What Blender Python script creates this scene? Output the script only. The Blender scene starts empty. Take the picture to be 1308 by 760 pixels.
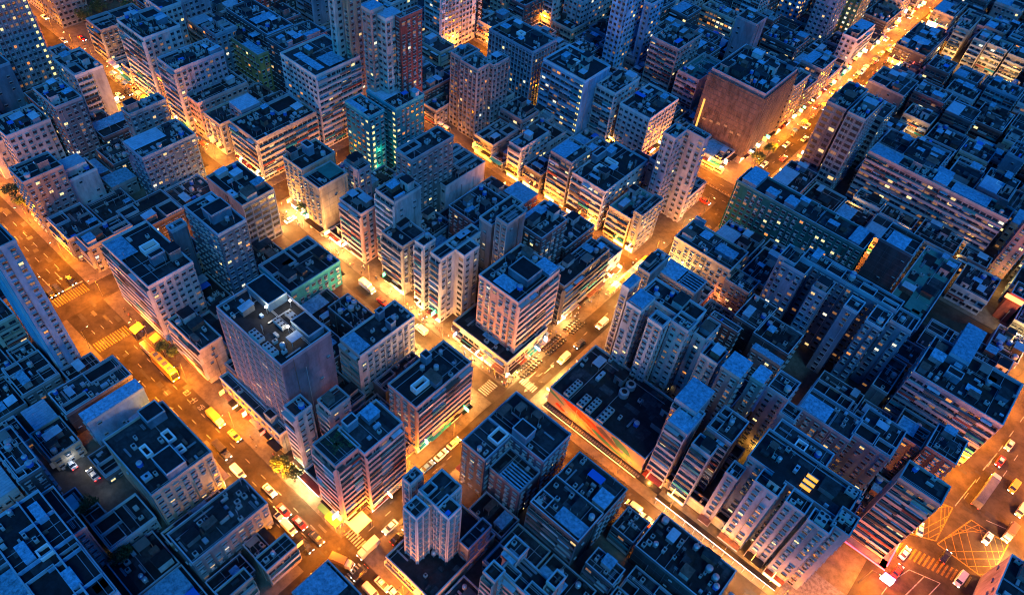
import bpy, math, random
from mathutils import Vector, Matrix
B=[
('lilac_tower', [(-328.72, 77.88, -313.19, 93.61, 43.2)], 'lilac', 'w', 'c', 'd', 'tall lilac tower with a lit column of stair windows in the top left corner'),
('blue_edge', [(-319.52, 66.86, -308.16, 77.27, 22.56)], 'blue', 'n', 's', 'd', 'plain blue block cut by the picture edge below the lilac tower'),
('white_stepped', [(-280.27, 55.85, -267.74, 71.5, 20.76)], 'white', 'w', 'w', 'j', 'pale block with a stepped roofline behind the dish roof'),
('road_white', [(-283.7, 50.78, -275.12, 57.79, 14.88)], 'white', 's', 's', 'd', 'small pale block at the picture edge beside the wide orange road'),
('azure_roof', [(-246.55, 48.92, -238.68, 71.34, 15.54), (-247.09, 57.31, -241.01, 69.55, 17.94)], 'white', 'b', 's8', 'l', 'white block with bright blue sheet roof and two short window rows on a blank wall'),
('dish_roof', [(-246.05, 47.52, -236.24, 60.74, 24.0)], 'grey', 'w', 'w', 'j', 'dark roofed low block with a white satellite dish behind the bright blue sheet roof'),
('court_roof_a', [(-232.88, 48.19, -218.6, 60.06, 9.84)], 'grey', 'b', 'w', 'jp', 'low block with grey patched roof between the blue sheet roof and the walled roof courts'),
('court_roof_b', [(-216.64, 50.4, -209.1, 66.04, 11.4)], 'grey', 'b', 'w', 'p', 'low block with walled blue roof courts and scaffolded corner at the orange junction'),
('balcony_tower', [(-304.03, 91.25, -286.91, 102.54, 21.06)], 'white', 'w', 'b2', 'dp', 'slim white tower with stacked balconies and a blank mauve half beside the lit market street'),
('small_white', [(-314.29, 93.85, -302.23, 100.1, 19.2)], 'white', 'w', 's', 'd', 'small white roof hut block between the lilac tower and the slim balcony tower'),
('grey_mid', [(-276.44, 72.64, -260.56, 82.48, 28.8)], 'grey', 'w', 'w', 'j', 'grey block with stepped roof in front of the slim balcony tower'),
('left_fan', [(-249.04, 89.87, -243.71, 104.7, 26.4)], 'grey', 'w', 'w', 'j', 'cluttered dark roofed block left of the market street with fan shaped stair fins'),
('left_blue', [(-241.04, 83.58, -228.37, 104.9, 19.2)], 'blue', 'w', 'w', 'lj', 'cluttered block with blue corrugated roof sheds beside the black roofed corner tower'),
('corner_white', [(-190.98, 50.18, -166.1, 64.76, 26.76)], 'white', 'b', 'w', 'pl', 'big white corner block with light blue roof terrace above the orange junction'),
('corner_wing', [(-185.36, 67.66, -182.06, 73.13, 26.16)], 'blue', 's', 's', 'd', 'narrow pale blue wing rising behind the big white corner block'),
('blue_mid', [(-184.13, 74.64, -166.16, 84.62, 31.2)], 'blue', 'w', 'w', 'p', 'blue tower with walled roof hut between the white corner block and the black roofed tower'),
('black_corner', [(-202.96, 92.86, -182.6, 105.59, 21.12)], 'grey', 'n5', 'g', 'd', 'tall tower with plain black roof and slotted white fin facing the lit intersection'),
('dark_roof', [(-161.21, 50.18, -144.82, 57.74, 15.9)], 'cream', 'b', 'n', 'd', 'low wide black roofed block with a blank grey side wall on the orange road'),
('ac_block', [(-132.74, 53.93, -105.94, 69.4, 42.6)], 'mauve', 'g', 'n', 'a', 'massive mauve block with four white cooling unit arrays on its roof'),
('ac_podium', [(-137.58, 50.53, -109.67, 53.41, 9.78)], 'cream', 'r', 'n', 'd', 'low podium with round headed windows under the mauve block facing the orange road'),
('notch_tower', [(-104.6, 51.16, -99.8, 56.57, 29.04), (-100.87, 58.76, -95.34, 65.46, 27.84)], 'white', 'b', 'w', 'r', 'slim pale tower with maroon roofs in front of the mauve block'),
('pink_corner', [(-89.29, 48.55, -80.68, 56.47, 31.5), (-88.15, 55.45, -78.18, 68.14, 31.5)], 'pink', 'b', 'b', 'tl', 'pink banded corner block with planted roof terrace above the orange bus lane junction'),
('skylight', [(-93.72, 76.75, -82.43, 98.56, 23.82)], 'pink', 'w', 'b', 'k', 'orange lit block with a square roof light well beside the short cross street'),
('terrace', [(-106.5, 81.77, -100.93, 97.78, 7.2)], 'grey', 'n', 'n', 'p', 'low stepped annexe roof between the corrugated roof block and the light well block'),
('corrugated', [(-116.69, 79.09, -107.87, 100.49, 21.0)], 'white', 'b', 'w', 'lp', 'white block with a blue corrugated roof shed and a row of lit stair windows'),
('teal_low', [(-165.78, 84.79, -148.88, 105.32, 10.8)], 'teal', 'w', 'w', 'p', 'pale teal block with bright outlined parapets next to the lit shopping street'),
('junk_low', [(-135.16, 88.78, -121.43, 97.02, 12.0)], 'dark', 'n', 'n', 'j', 'low dark block buried in rooftop clutter between the teal block and corrugated roof block'),
('pink_slab', [(-161.46, 117.01, -150.67, 125.03, 23.4)], 'pink', 'b', 'w', 'd', 'pink slab block with long balconies above the lit shopping street'),
('orange_block', [(-192.47, 117.13, -181.78, 132.06, 23.28), (-179.41, 115.52, -170.51, 127.9, 22.98)], 'cream', 'w', 'n', 'd', 'orange lit corner block with a water tank hut on its green roof beside the intersection'),
('balcony_house', [(-175.16, 130.56, -167.54, 136.2, 24.0)], 'lilac', 'w', 'w', 'p', 'small lilac house with notched roof terrace behind the orange lit corner block'),
('blue_narrow', [(-147.7, 121.5, -138.85, 133.27, 33.6)], 'white', 'b', 's', 'lp', 'narrow vivid blue and white block between the pink slab and the stepped tower'),
('cross_big', [(-117.44, 116.53, -112.78, 134.98, 30.12), (-124.42, 116.5, -120.43, 122.0, 30.12), (-117.16, 122.82, -108.9, 129.74, 30.12)], 'white', 'b', 'w', 'dk', 'tall stepped tower with white shafts rising straight from the lit shopping street'),
('cross_left', [(-140.04, 116.56, -130.15, 126.74, 23.1)], 'grey', 'b', 'w', 'd', 'brown banded block with blue roof joined to the left of the stepped tower'),
('pink_main', [(-99.92, 119.56, -83.95, 139.0, 31.02)], 'pink', 'w', 'b', 'jl', 'large pink block with balconies above the brightest market corner'),
('pink_podium', [(-105.6, 115.2, -82.03, 135.17, 7.8)], 'cream', 'b', 'b', 'd', 'three storey orange lit podium wrapping the foot of the large pink block'),
('black_block', [(-92.04, 144.38, -84.31, 168.95, 18.84)], 'dark', 'b', 'b', 'd', 'black roofed block with long banded side at the market crossing'),
('grey_narrow', [(-106.82, 133.87, -101.93, 142.51, 40.8)], 'grey', 'c', 'n', 'j', 'narrow grey shaft tower behind the large pink block'),
('messy', [(-106.28, 145.25, -96.47, 158.26, 31.2)], 'dark', 'w', 'w', 'j', 'dark block with messy sheds on its roof behind the black roofed block'),
('grey_roof', [(-113.71, 134.36, -108.43, 149.58, 36.0)], 'grey', 's', 'n', 'd', 'grey sided block with flat lead roof behind the stepped tower'),
('junk_mid', [(-135.16, 142.62, -122.76, 159.48, 21.6)], 'dark', 'w', 'w', 'j', 'low block with a jumbled roof and one blue tarpaulin behind the blue walled terrace block'),
('blue_terrace', [(-157.1, 156.29, -149.65, 177.91, 13.08)], 'white', 'w', 's', 'p', 'white block with blue edged roof terraces near the orange back street'),
('grey_windows', [(-160.78, 142.22, -152.63, 162.82, 31.2)], 'grey', 'w', 'w', 'p', 'grey gridded block with outlined parapet in front of the teal tower'),
('teal_tower', [(-196.52, 149.71, -183.18, 157.37, 29.1), (-196.91, 160.42, -180.38, 175.33, 29.1)], 'teal', 'w', 'w', 'jl', 'tall teal tower with a green glowing stair recess'),
('tri_a', [(-197.87, 161.65, -193.04, 167.6, 62.4)], 'pink', 'w', 'w', 'l', 'pink and blue roofed residential tower left of the red tower'),
('tri_b', [(-193.74, 164.63, -188.76, 172.24, 60.0)], 'white', 'w', 'w', 'l', 'white residential tower with blue roof touching the red tower'),
('tri_red', [(-188.84, 168.98, -185.81, 179.62, 60.0)], 'brick', 'w', 'w', 'd', 'dark red residential tower with black roof'),
('far_pair_a', [(-219.73, 163.92, -215.93, 168.08, 60.0)], 'white', 'w', 'w', 'd', 'pale residential tower at the top edge behind the white and orange banded block'),
('far_pair_b', [(-214.46, 166.46, -211.32, 173.04, 60.0)], 'cream', 'w', 'w', 'd', 'cream residential tower at the top edge beside the pink tower'),
('white_high', [(-241.1, 235.15, -230.86, 259.36, 32.52)], 'white', 'b', 'w', 'd', 'tall white office slab with vertical signboards on its corners at the top edge'),
('white_high_podium', [(-237.48, 224.87, -221.05, 234.38, 9.18)], 'cream', 'b', 'b', 'd', 'banded podium under the tall white office slab'),
('yellow_block', [(-284.62, 154.42, -258.77, 164.48, 17.88)], 'yellow', 'w', 'w', 'jl', 'mustard yellow block with regular square windows'),
('white_orange', [(-232.06, 148.14, -210.82, 169.82, 33.66)], 'white', 'w', 'b', 'l', 'white block with big blue roof and blue orange striped balconies'),
('dark_tower_a', [(-197.02, 230.59, -172.22, 246.11, 29.22)], 'blue', 'c', 'c', 'k', 'broad dark blue tower with ribbed sides and stepped roof'),
('dark_tower_b', [(-189.55, 199.04, -183.05, 209.09, 33.66), (-183.07, 197.7, -173.68, 206.92, 33.66), (-177.52, 204.83, -171.64, 214.32, 33.66)], 'grey', 'c', 'c', 'j', 'grey blue residential tower of three ribbed wings in front of the broad ribbed tower'),
('bright_blue', [(-164.57, 228.0, -142.66, 245.28, 30.72)], 'sky', 'b', 'n', 'dk', 'bright blue office tower with a column of yellow stair windows'),
('striped', [(-142.49, 236.75, -132.86, 254.84, 25.98)], 'white', 'b', 'w', 'j', 'white tower with maroon striped balconies right of the bright blue tower'),
('pale_tower', [(-131.27, 239.32, -116.14, 260.92, 21.36)], 'white', 'w', 'w', 'dj', 'pale blue gridded tower with black stepped roofs between the striped tower and lilac twin tower'),
('mauve_tower', [(-96.31, 211.75, -91.22, 219.52, 39.6), (-92.12, 219.41, -83.44, 223.28, 39.6)], 'lilac', 'w', 'w', 'd', 'lilac twin winged tower overlooking the six lane road'),
('scaffold', [(-110.35, 271.22, -85.2, 299.7, 34.32)], 'mauve', 's', 'n', 'j', 'huge mauve block wrapped in scaffold netting beside the six lane road'),
('green_roof', [(-130.79, 284.48, -119.75, 306.24, 18.36)], 'white', 'b', 'n', 'G', 'white banded block with a green painted roof left of the netted block'),
('messy_tower', [(-148.32, 286.31, -134.05, 306.06, 26.4)], 'grey', 'b', 'w', 'j', 'old grey tower with tin sheds on top behind the green painted roof'),
('row_a1', [(-296.28, 117.16, -277.28, 133.37, 31.32)], 'white', 'b', 'w', 'jp', 'long white terrace with seven balcony bands above the upper market street'),
('row_a0', [(-330.44, 118.01, -318.19, 139.62, 16.8)], 'grey', 'b', 'w', 'p', 'grey corner block with stepped balconies at the top of the market street'),
('long_row', [(-265.39, 115.36, -253.99, 136.99, 29.16)], 'lilac', 'b', 'w', 'jd', 'lilac walled block above the market street with black lean-to roof'),
('row_c', [(-276.1, 117.42, -246.77, 140.3, 17.04)], 'pink', 'b', 'w', 'jl', 'terrace with cluttered blue tin sheds on its roof above the upper market street'),
('row_d', [(-244.21, 117.73, -233.63, 137.89, 14.16)], 'cream', 'g', 'w', 'j', 'narrow terrace with brick bay between the tin shed terrace and the bay cornered block'),
('corner_bay', [(-227.38, 118.66, -210.59, 146.33, 18.72)], 'cream', 'b', 'b', 'pj', 'orange lit corner block with deep bay balconies and cluttered parapet at the intersection'),
('row_b0', [(-158.11, 191.65, -151.74, 201.73, 3.48)], 'grey', 'b', 'w', 'd', 'lowest banded house left in the terrace facing the orange back street'),
('row_b1', [(-149.18, 191.23, -142.87, 208.12, 16.2)], 'white', 'b', 'w', 'd', 'white terrace house with black roof and rooftop sign frame above the orange back street'),
('row_b2', [(-168.41, 192.18, -158.15, 208.12, 8.52)], 'grey', 'b', 'w', 'p', 'terrace house with outlined parapets at the left end of the orange back street'),
('row_mid', [(-141.19, 191.87, -132.43, 200.7, 8.88)], 'dark', 'b', 'w', 'd', 'low dark terrace house between the sign frame house and the tall thin terrace house'),
('row_mid2', [(-129.65, 192.11, -119.72, 204.36, 22.44)], 'grey', 'b', 'w', 'l', 'tall thin terrace house with blue skylights on the orange back street'),
('row_white', [(-118.51, 191.9, -103.09, 219.68, 18.84)], 'white', 'b', 'w', 'ky', 'white terrace block with two square light wells and a bright floodlit hut on its roof'),
('row_east', [(-100.09, 191.88, -90.41, 208.99, 14.16)], 'cream', 'b', 'w', 'Gj', 'orange lit corner block with teal roof cover at the crossing of the back street'),
('row_east2', [(-89.72, 191.65, -86.08, 205.2, 18.72)], 'grey', 'w', 'w', 'd', 'slim block tucked at the right end of the orange back street terrace'),
('n_corner', [(-73.33, 194.52, -50.14, 207.29, 15.48)], 'cream', 'w', 'b', 'jl', 'old cream tenement with tangled balconies and blue shed roof across from the black roofed corner'),
('low_blue_shed', [(-70.57, 164.57, -65.77, 176.22, 24.0)], 'grey', 'w', 'n', 'd', 'small dark block with black roof at the bright crossing before the cream tenement'),
('shed_roofs', [(-66.71, 172.32, -52.1, 180.4, 19.2)], 'grey', 'w', 'n', 'l', 'low block roofed with blue corrugated sheets and dark trusses in front of the cream tenement'),
('tower_b', [(-64.78, 143.58, -62.14, 149.56, 36.0), (-59.88, 138.91, -54.56, 146.39, 36.0), (-51.73, 138.38, -46.88, 142.91, 36.0), (-46.73, 143.12, -40.93, 148.42, 35.4), (-59.63, 146.35, -41.52, 154.44, 34.8)], 'white', 'w', 'w', 'jl', 'white tower of four long wings behind the mall with a pale blue shed roof'),
('tower_c', [(-40.6, 147.84, -36.55, 156.16, 31.2), (-34.66, 140.53, -29.09, 146.53, 33.6)], 'white', 'w', 'w', 'd', 'white two winged tower with flat black roofs right of the tower with four long wings'),
('tower_d', [(-27.6, 138.56, -21.62, 145.86, 36.0), (-20.16, 143.64, -16.49, 149.11, 33.6)], 'grey', 'w', 'w', 'l', 'tower with a dull blue tarpaulin roof behind the azure roofed tower'),
('tower_e', [(-15.65, 148.1, -9.23, 156.14, 28.8), (-8.93, 140.89, -4.48, 145.87, 31.2)], 'lilac', 'w', 'w', 'd', 'mauve winged tower right of the narrow orange alley'),
('azure_tower', [(-29.86, 118.2, -23.63, 127.32, 29.4), (-31.9, 123.92, -25.1, 133.38, 31.8)], 'lilac', 'b', 'n', 'l', 'slim tower with vivid azure roof sheets beside the mural wall'),
('stripe_tower', [(-21.53, 117.83, -15.72, 122.16, 27.96), (-21.49, 126.11, -13.79, 135.6, 26.76)], 'lilac', 'b', 'n', 'p', 'slim twin of the azure roofed tower with open roof terraces and green lit recess'),
('mural_mall', [(-65.88, 116.5, -30.78, 139.37, 9.72)], 'mall', 'n', 'n', 'M', 'low dark roofed mall with a long red and green abstract mural on its street wall'),
('mall_strip', [(-31.67, 119.44, 3.14, 122.08, 3.84)], 'cream', 'n', 'n', 'd', 'low lit podium strip under the slim towers along the bright street'),
('estate_slab', [(-70.4, 229.07, -19.76, 239.87, 23.52)], 'green', 'w', 'n', 'lk', 'long dark green estate block with three light blue roof huts'),
('slab_pink', [(-41.98, 284.64, 12.74, 292.61, 24.24)], 'pink', 'b', 'n', 'lj', 'very long pink slab block with many lit balcony bands at the right'),
('blue_front', [(-17.65, 231.86, -5.74, 243.18, 28.8)], 'dark', 'n', 'w', 'l', 'dark block with blue roof standing before the long pink slab'),
('depot_long', [(-4.51, 221.8, 8.65, 266.94, 10.8)], 'blue', 'n', 'n', 'lG', 'long low roof of blue and green sheets running towards the long pink slab'),
('comb_spine', [(-32.05, 199.01, 0.36, 204.94, 32.4), (-37.66, 194.29, -32.04, 201.66, 32.4), (-35.89, 193.46, -27.78, 199.22, 31.2), (-23.8, 191.15, -19.04, 197.64, 31.2), (-12.89, 190.91, -8.44, 196.79, 31.2), (-5.44, 189.43, -0.24, 198.08, 31.8), (0.05, 197.12, 7.0, 204.49, 30.0)], 'blue', 'w', 's', 'pk', 'blue white comb shaped estate of six long fins with walled roof decks'),
('front_low', [(6.67, 189.97, 12.04, 206.05, 9.6)], 'grey', 'n', 'n', 'd', 'low grey block with bare roof at the foot of the comb shaped estate'),
('black_mid', [(-39.04, 178.61, -30.05, 192.0, 14.4)], 'dark', 'n', 'w', 'd', 'black flat roofed low block below the comb shaped estate'),
('black_mid2', [(-30.73, 176.69, -18.19, 187.61, 14.4)], 'dark', 'n', 'w', 'd', 'larger black flat roofed low block between the estate fins and the orange alley'),
('blue_strip', [(-28.12, 170.56, -17.71, 173.2, 14.4)], 'grey', 'w', 'w', 'l', 'low block with one long pale blue roof strip beside the orange alley'),
('junk_c', [(-44.17, 170.6, -33.9, 173.24, 16.8)], 'dark', 'w', 'w', 'jy', 'low cluttered roofs with a glowing yellow lamp below the cream tenement'),
('east_low', [(-50.38, 193.52, -41.03, 200.98, 12.0)], 'grey', 'w', 'w', 'j', 'small low houses between the cream tenement and the first estate fin'),
('big_court', [(13.48, 190.31, 40.55, 210.31, 22.98)], 'lilac', 'b', 'w', 'pkj', 'huge lilac block with bright blue walled roof at the right above the wide road'),
('big_court_hut', [(19.04, 202.2, 24.85, 218.62, 26.4)], 'blue', 'n', 'w', 'lj', 'blue roofed block with curved water tank behind the huge lilac walled roof block'),
('comb2', [(-10.73, 117.46, -7.06, 122.26, 27.0), (-3.66, 116.89, 2.7, 121.69, 32.4), (4.61, 117.29, 9.91, 122.0, 32.4), (10.8, 116.32, 16.6, 120.46, 33.0), (15.74, 119.0, 20.2, 125.24, 33.6), (-8.39, 122.6, 17.81, 133.73, 31.8)], 'lilac', 'w', 'w', 'dp', 'lilac tiled comb shaped tower group with double cooling fan arrays on the roof'),
('roof_q', [(-7.48, 130.96, 8.04, 140.4, 30.0)], 'blue', 'w', 'w', 'dky', 'dark blue roof with three glowing yellow slats beside the comb shaped tiled towers'),
('roof_r', [(-6.16, 152.48, 9.53, 161.63, 24.0)], 'blue', 'w', 'w', 'l', 'broad plain azure roof at the end of the narrow lit alley'),
('roof_s', [(8.87, 154.92, 20.4, 167.27, 24.0)], 'blue', 'w', 'w', 'p', 'dark block with outlined roof between the lit alley slot and the blue shed block'),
('roof_t', [(17.93, 169.01, 26.34, 176.39, 19.2)], 'grey', 'w', 'n', 'l', 'small block with blue shed roof in front of the huge lilac block'),
('hotel_slab', [(22.85, 141.35, 33.52, 148.18, 35.4)], 'pink', 'b', 'w', 'd', 'pink lit wedge shaped block pointing at the yellow box junction'),
('dark_flat2', [(26.05, 166.3, 34.66, 176.47, 24.0)], 'dark', 'w', 'w', 'd', 'dull green black roof in front of the huge lilac block'),
('ne_white', [(-94.1, 380.6, -86.42, 402.7, 16.86)], 'white', 'w', 'b', 'l', 'white wedge block with big square windows beside the glowing night market'),
('ne_tower', [(-115.92, 390.24, -105.35, 405.13, 26.46)], 'lilac', 'w', 'w', 'd', 'tall violet white tower at the top edge left of the night market'),
('ne_court', [(-68.59, 358.31, -50.82, 376.74, 12.0)], 'grey', 's', 'w', 'p', 'grey block with open roof courtyard right of the night market'),
('ne_cross', [(-65.34, 285.52, -57.12, 306.52, 35.16), (-55.03, 279.29, -47.75, 298.15, 38.34), (-60.42, 306.9, -46.12, 320.06, 26.4)], 'grey', 'g', 'w', 'j', 'dark residential block of two gridded balcony wings below the night market'),
('ne_mass', [(-73.9, 407.57, -57.52, 440.6, 10.02)], 'dark', 'w', 'w', 'lj', 'dark windowed block with blue roof edge right of the night market'),
('ne_flat', [(-126.05, 361.38, -107.42, 377.21, 9.6)], 'dark', 'b', 'w', 'j', 'low block with cluttered navy roof and lit shop band behind the netted block'),
('ne_wall', [(-130.22, 329.74, -119.75, 340.43, 28.8)], 'lilac', 's', 'n', 'd', 'blank violet walled tower behind the netted block'),
('ne_row', [(-162.22, 359.78, -142.4, 368.18, 10.86)], 'cream', 'b', 'n', 'j', 'orange lit terrace with balcony bands at the top behind the violet walled tower'),
('ne_slim', [(-160.15, 293.34, -156.02, 304.1, 36.0)], 'sky', 'w', 'w', 'd', 'slim pale blue tower with one column of small windows near the top'),
('ne_brown', [(-171.8, 299.76, -167.05, 310.7, 24.0)], 'lilac', 'w', 'w', 'd', 'small violet brown tower left of the slim pale blue tower'),
('ne_topwhite', [(-208.63, 300.12, -197.39, 325.55, 18.12)], 'white', 'w', 'w', 'G', 'white gridded block with green roof at the top centre'),
('ne_small', [(-208.18, 292.03, -195.8, 306.73, 6.66)], 'cream', 'b', 'w', 'j', 'short cream house with blue balcony roof before the white gridded block'),
('ne_topblue', [(-171.02, 284.06, -163.7, 299.68, 40.8)], 'sky', 'w', 'w', 'd', 'light blue tower at the top edge with a column of lit windows'),
('low_tong', [(-179.21, 292.62, -157.82, 313.22, 6.96)], 'grey', 'b', 'w', 'j', 'low grey tenement row behind the bright blue tower'),
('low_tong2', [(-156.65, 288.37, -150.5, 305.95, 4.74)], 'cream', 'b', 'w', 'j', 'small lit tenement at the end of the low grey tenement row'),
('ne_toptower', [(-138.77, 404.28, -126.72, 421.73, 16.38)], 'sky', 'w', 'w', 'd', 'blue windowed tower at the top edge beside the violet white tower'),
('ne_yellow', [(-107.88, 409.19, -99.14, 426.78, 24.0)], 'yellow', 'w', 'w', 'd', 'warmly lit block at the top edge above the white wedge block'),
('ne_topdark', [(-99.82, 426.5, -86.41, 448.2, 9.6)], 'dark', 'w', 'w', 'j', 'low dark roofed block between the white wedge block and the glowing street'),
('ne_road_top', [(-97.0, 445.79, -87.55, 465.61, 14.4)], 'cream', 'w', 'w', 'j', 'cream block at the top edge left of the glowing street'),
('r_blue_a', [(-74.56, 465.02, -62.95, 488.65, 9.0)], 'grey', 'w', 'w', 'l', 'grey block with blue roof at the top right of the glowing street'),
('r_strip_a', [(-55.86, 435.83, -49.42, 455.7, 17.64)], 'cream', 'b', 'n', 'd', 'narrow orange lit terrace end right of the grey blue roofed block'),
('r_strip_b', [(-45.46, 434.68, -38.92, 447.54, 15.84)], 'cream', 'b', 'n', 'j', 'orange lit terrace end of five bands, second from left in the top right row'),
('r_strip_c', [(-38.62, 438.65, -28.57, 448.52, 14.34)], 'cream', 'b', 'n', 'j', 'broad orange lit terrace end, third in the top right row'),
('r_strip_d', [(-27.62, 438.41, -18.08, 448.58, 13.74)], 'cream', 'b', 'n', 'j', 'broad terrace end with one brightly lit flat, last in the top right row'),
('r_bal', [(-46.49, 351.53, -33.8, 362.93, 8.52)], 'cream', 'b', 'n', 'd', 'short block with four lit orange balconies behind the long pink slab'),
('r_red', [(-21.8, 373.79, -7.61, 393.62, 7.68)], 'brick', 'b', 'n', 'j', 'block with dark red balcony bands behind the long pink slab'),
('r_edge', [(-0.77, 341.76, 6.7, 355.22, 16.8)], 'blue', 'n', 'w', 'p', 'blue outlined parapet block at the right picture edge behind the pink slab'),
('r_flat_a', [(-32.87, 301.6, -18.25, 323.15, 16.8)], 'blue', 'n', 'w', 'd', 'broad plain navy roof behind the left half of the long pink slab'),
('r_flat_b', [(-18.17, 292.92, -11.94, 305.54, 19.2)], 'sky', 'n', 'n', 'l', 'square bright blue roof in the middle of the long pink slab'),
('r_low_a', [(-14.71, 305.41, -3.1, 323.92, 14.4)], 'grey', 'n', 'n', 'l', 'low block with brown and blue sheet roofs behind the long pink slab'),
('r_low_b', [(-2.48, 308.54, 9.56, 325.81, 16.8)], 'blue', 'n', 'n', 'lk', 'blue terrace roof with white roof plant behind the right end of the pink slab'),
('right_estate', [(17.58, 283.43, 23.74, 297.79, 48.0)], 'pink', 'w', 'w', 'd', 'tall pink estate tower rising out of the picture at the right edge'),
('right_sign', [(27.22, 263.52, 32.3, 271.73, 12.0)], 'brick', 'n', 'n', 's', 'low building with orange red lit fascia at the right picture edge'),
('navy_block', [(-68.16, 90.12, -48.24, 102.0, 20.4), (-68.16, 79.68, -59.64, 90.0, 20.4), (-59.4, 81.36, -48.36, 90.0, 15.0)], 'navy', 'w', 'w', 'k', 'massive navy roofed block with reddish windowed side south of the crossing'),
('black_roof', [(-44.4, 88.64, -28.12, 102.07, 15.6)], 'dark', 'n', 'w', 'j', 'wide pitch black roof strewn with pipes between the navy block and the mural street'),
('black_front', [(-44.39, 80.62, -28.46, 91.46, 16.86), (-44.52, 81.58, -40.19, 85.8, 16.86)], 'dark', 'b', 'n', 'j', 'dark unlit tenement with a blue roof hut below the wide pitch black roof'),
('dark_low', [(-25.02, 81.1, -16.33, 86.66, 9.6)], 'dark', 'b', 'w', 'j', 'low dark block with banded side in the bottom centre'),
('h_cluster', [(-36.65, 52.64, -33.07, 56.3, 36.0), (-37.15, 60.44, -33.01, 64.2, 34.8), (-25.38, 61.01, -22.74, 64.76, 34.8), (-35.5, 56.84, -23.05, 63.11, 31.2)], 'pink', 'b', 'w', 'p', 'pink and white stepped block at the bottom edge with outlined roof terraces'),
('cross_tower', [(-61.55, 52.62, -57.12, 56.8, 31.2), (-56.51, 57.74, -51.77, 62.14, 31.2), (-67.18, 57.73, -64.54, 61.84, 31.2), (-61.87, 57.82, -55.25, 65.71, 31.8)], 'white', 'c', 'c', 'dp', 'cross shaped pencil tower with ribbed shafts on a black podium near the bottom centre'),
('tower_annex', [(-51.18, 61.45, -47.98, 70.15, 13.98)], 'grey', 's', 'w', 'p', 'lower grey annexe with walled roof behind the pencil tower'),
('cross_podium', [(-64.26, 48.19, -47.69, 72.1, 6.06)], 'cream', 'b', 'n', 'd', 'black roofed podium with orange lit edge under the pencil tower'),
('cream', [(-134.96, 16.09, -112.56, 33.11, 18.96)], 'cream', 'n', 'w', 'k', 'cream block with dark roof and white rimmed light wells by the orange road'),
('blue_step', [(-151.93, 16.55, -147.72, 33.06, 12.0)], 'sky', 'w', 's', 'lp', 'sky blue stepped roof block behind the cream block'),
('blue_step2', [(-166.0, 14.26, -155.92, 33.73, 9.6)], 'dark', 'n', 'n', 'pj', 'dark low roof with pale parapet corner at the foot of the strip lit tower'),
('junk_row', [(-105.64, 13.79, -94.8, 35.69, 11.28)], 'grey', 'n', 'w', 'j', 'low block smothered in rooftop rubbish and sheds beside the orange road'),
('round_low', [(-86.1, 25.0, -81.41, 34.08, 9.24)], 'cream', 'n', 'b', 'd', 'low block with blue roof rim and rounded banded corner at the big junction'),
('low_bands', [(-85.56, 13.42, -81.97, 21.74, 10.8)], 'cream', 'n', 'b', 'd', 'small banded block behind the rounded corner block at the bottom left'),
('arc_roof', [(-72.29, 25.78, -59.93, 36.77, 10.8)], 'grey', 'b', 'b', 'lj', 'blue patched roof with curved black rim at the bottom edge by the junction'),
('grid_roof', [(-129.54, -14.32, -94.38, -1.3, 24.0)], 'sky', 'n', 'n', 'kp', 'large roof divided into blue walled yards in the bottom left corner'),
('beige_edge', [(-130.6, -2.12, -115.38, 1.54, 20.4)], 'pink', 'n', 'w', 'd', 'pale pink strip with a line of small windows beside the blue walled yards'),
('west_low', [(-156.1, -3.62, -139.22, 1.99, 18.0)], 'dark', 'w', 'w', 'jp', 'dark block with frosted clutter at the left edge above the blue walled yards'),
('west_a', [(-154.88, -2.84, -141.47, 2.53, 19.2)], 'blue', 'w', 'w', 'd', 'black roofed block at the left edge below the dark lane'),
('orange_left', [(-210.0, 14.77, -197.51, 21.31, 12.0)], 'cream', 'b', 'b', 'd', 'orange lit low block at the left edge behind the strip lit tower'),
('junk_big', [(-18.12, 93.73, 5.1, 106.46, 9.6)], 'dark', 'n', 'w', 'jj', 'broad dark roof littered with dishes and tarpaulins south of the white light strip'),
('yard_low', [(-26.1, 94.36, -19.0, 102.18, 8.4)], 'dark', 'b', 'w', 'j', 'low dark building below the mural street yard with the white taxi'),
('se_block', [(57.38, 145.09, 64.34, 159.26, 14.4)], 'lilac', 'b', 'w', 'd', 'banded purple block cut by the bottom right corner'),
('strip_tower', [(-196.85, 21.6, -175.99, 27.82, 53.88)], 'sky', 'S', 'x', 'd', 'tall blue tower with one long row of yellow stair windows at the left edge'),
('a2_small', [(-287.71, 147.41, -277.64, 157.94, 21.6)], 'blue', 'w', 'w', 'p', 'small block with bright rimmed square roof left of the mustard block'),
('a2_roofs', [(-293.21, 163.74, -263.56, 177.23, 21.6)], 'dark', 'w', 'w', 'jl', 'dark block with three blue skylight roofs behind the mustard block'),
('a2_red', [(-258.8, 159.58, -246.55, 182.04, 24.0)], 'dark', 'w', 'w', 'lj', 'dark maroon roofed block with one blue canopy behind the white and orange banded block'),
('a2_slab', [(-295.48, 202.46, -282.86, 212.6, 18.66)], 'lilac', 'b', 's', 'd', 'tall lilac slab at the top edge left of the pale residential tower'),
('a1_white', [(-311.24, 136.49, -297.32, 145.88, 28.8)], 'white', 'w', 'w', 'd', 'white block with square windows at the top edge beside the small park'),
('yellow_low', [(-236.71, 125.02, -228.83, 133.69, 19.2)], 'blue', 'w', 'w', 'l', 'low blue sheet roof in front of the mustard block'),
]
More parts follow.
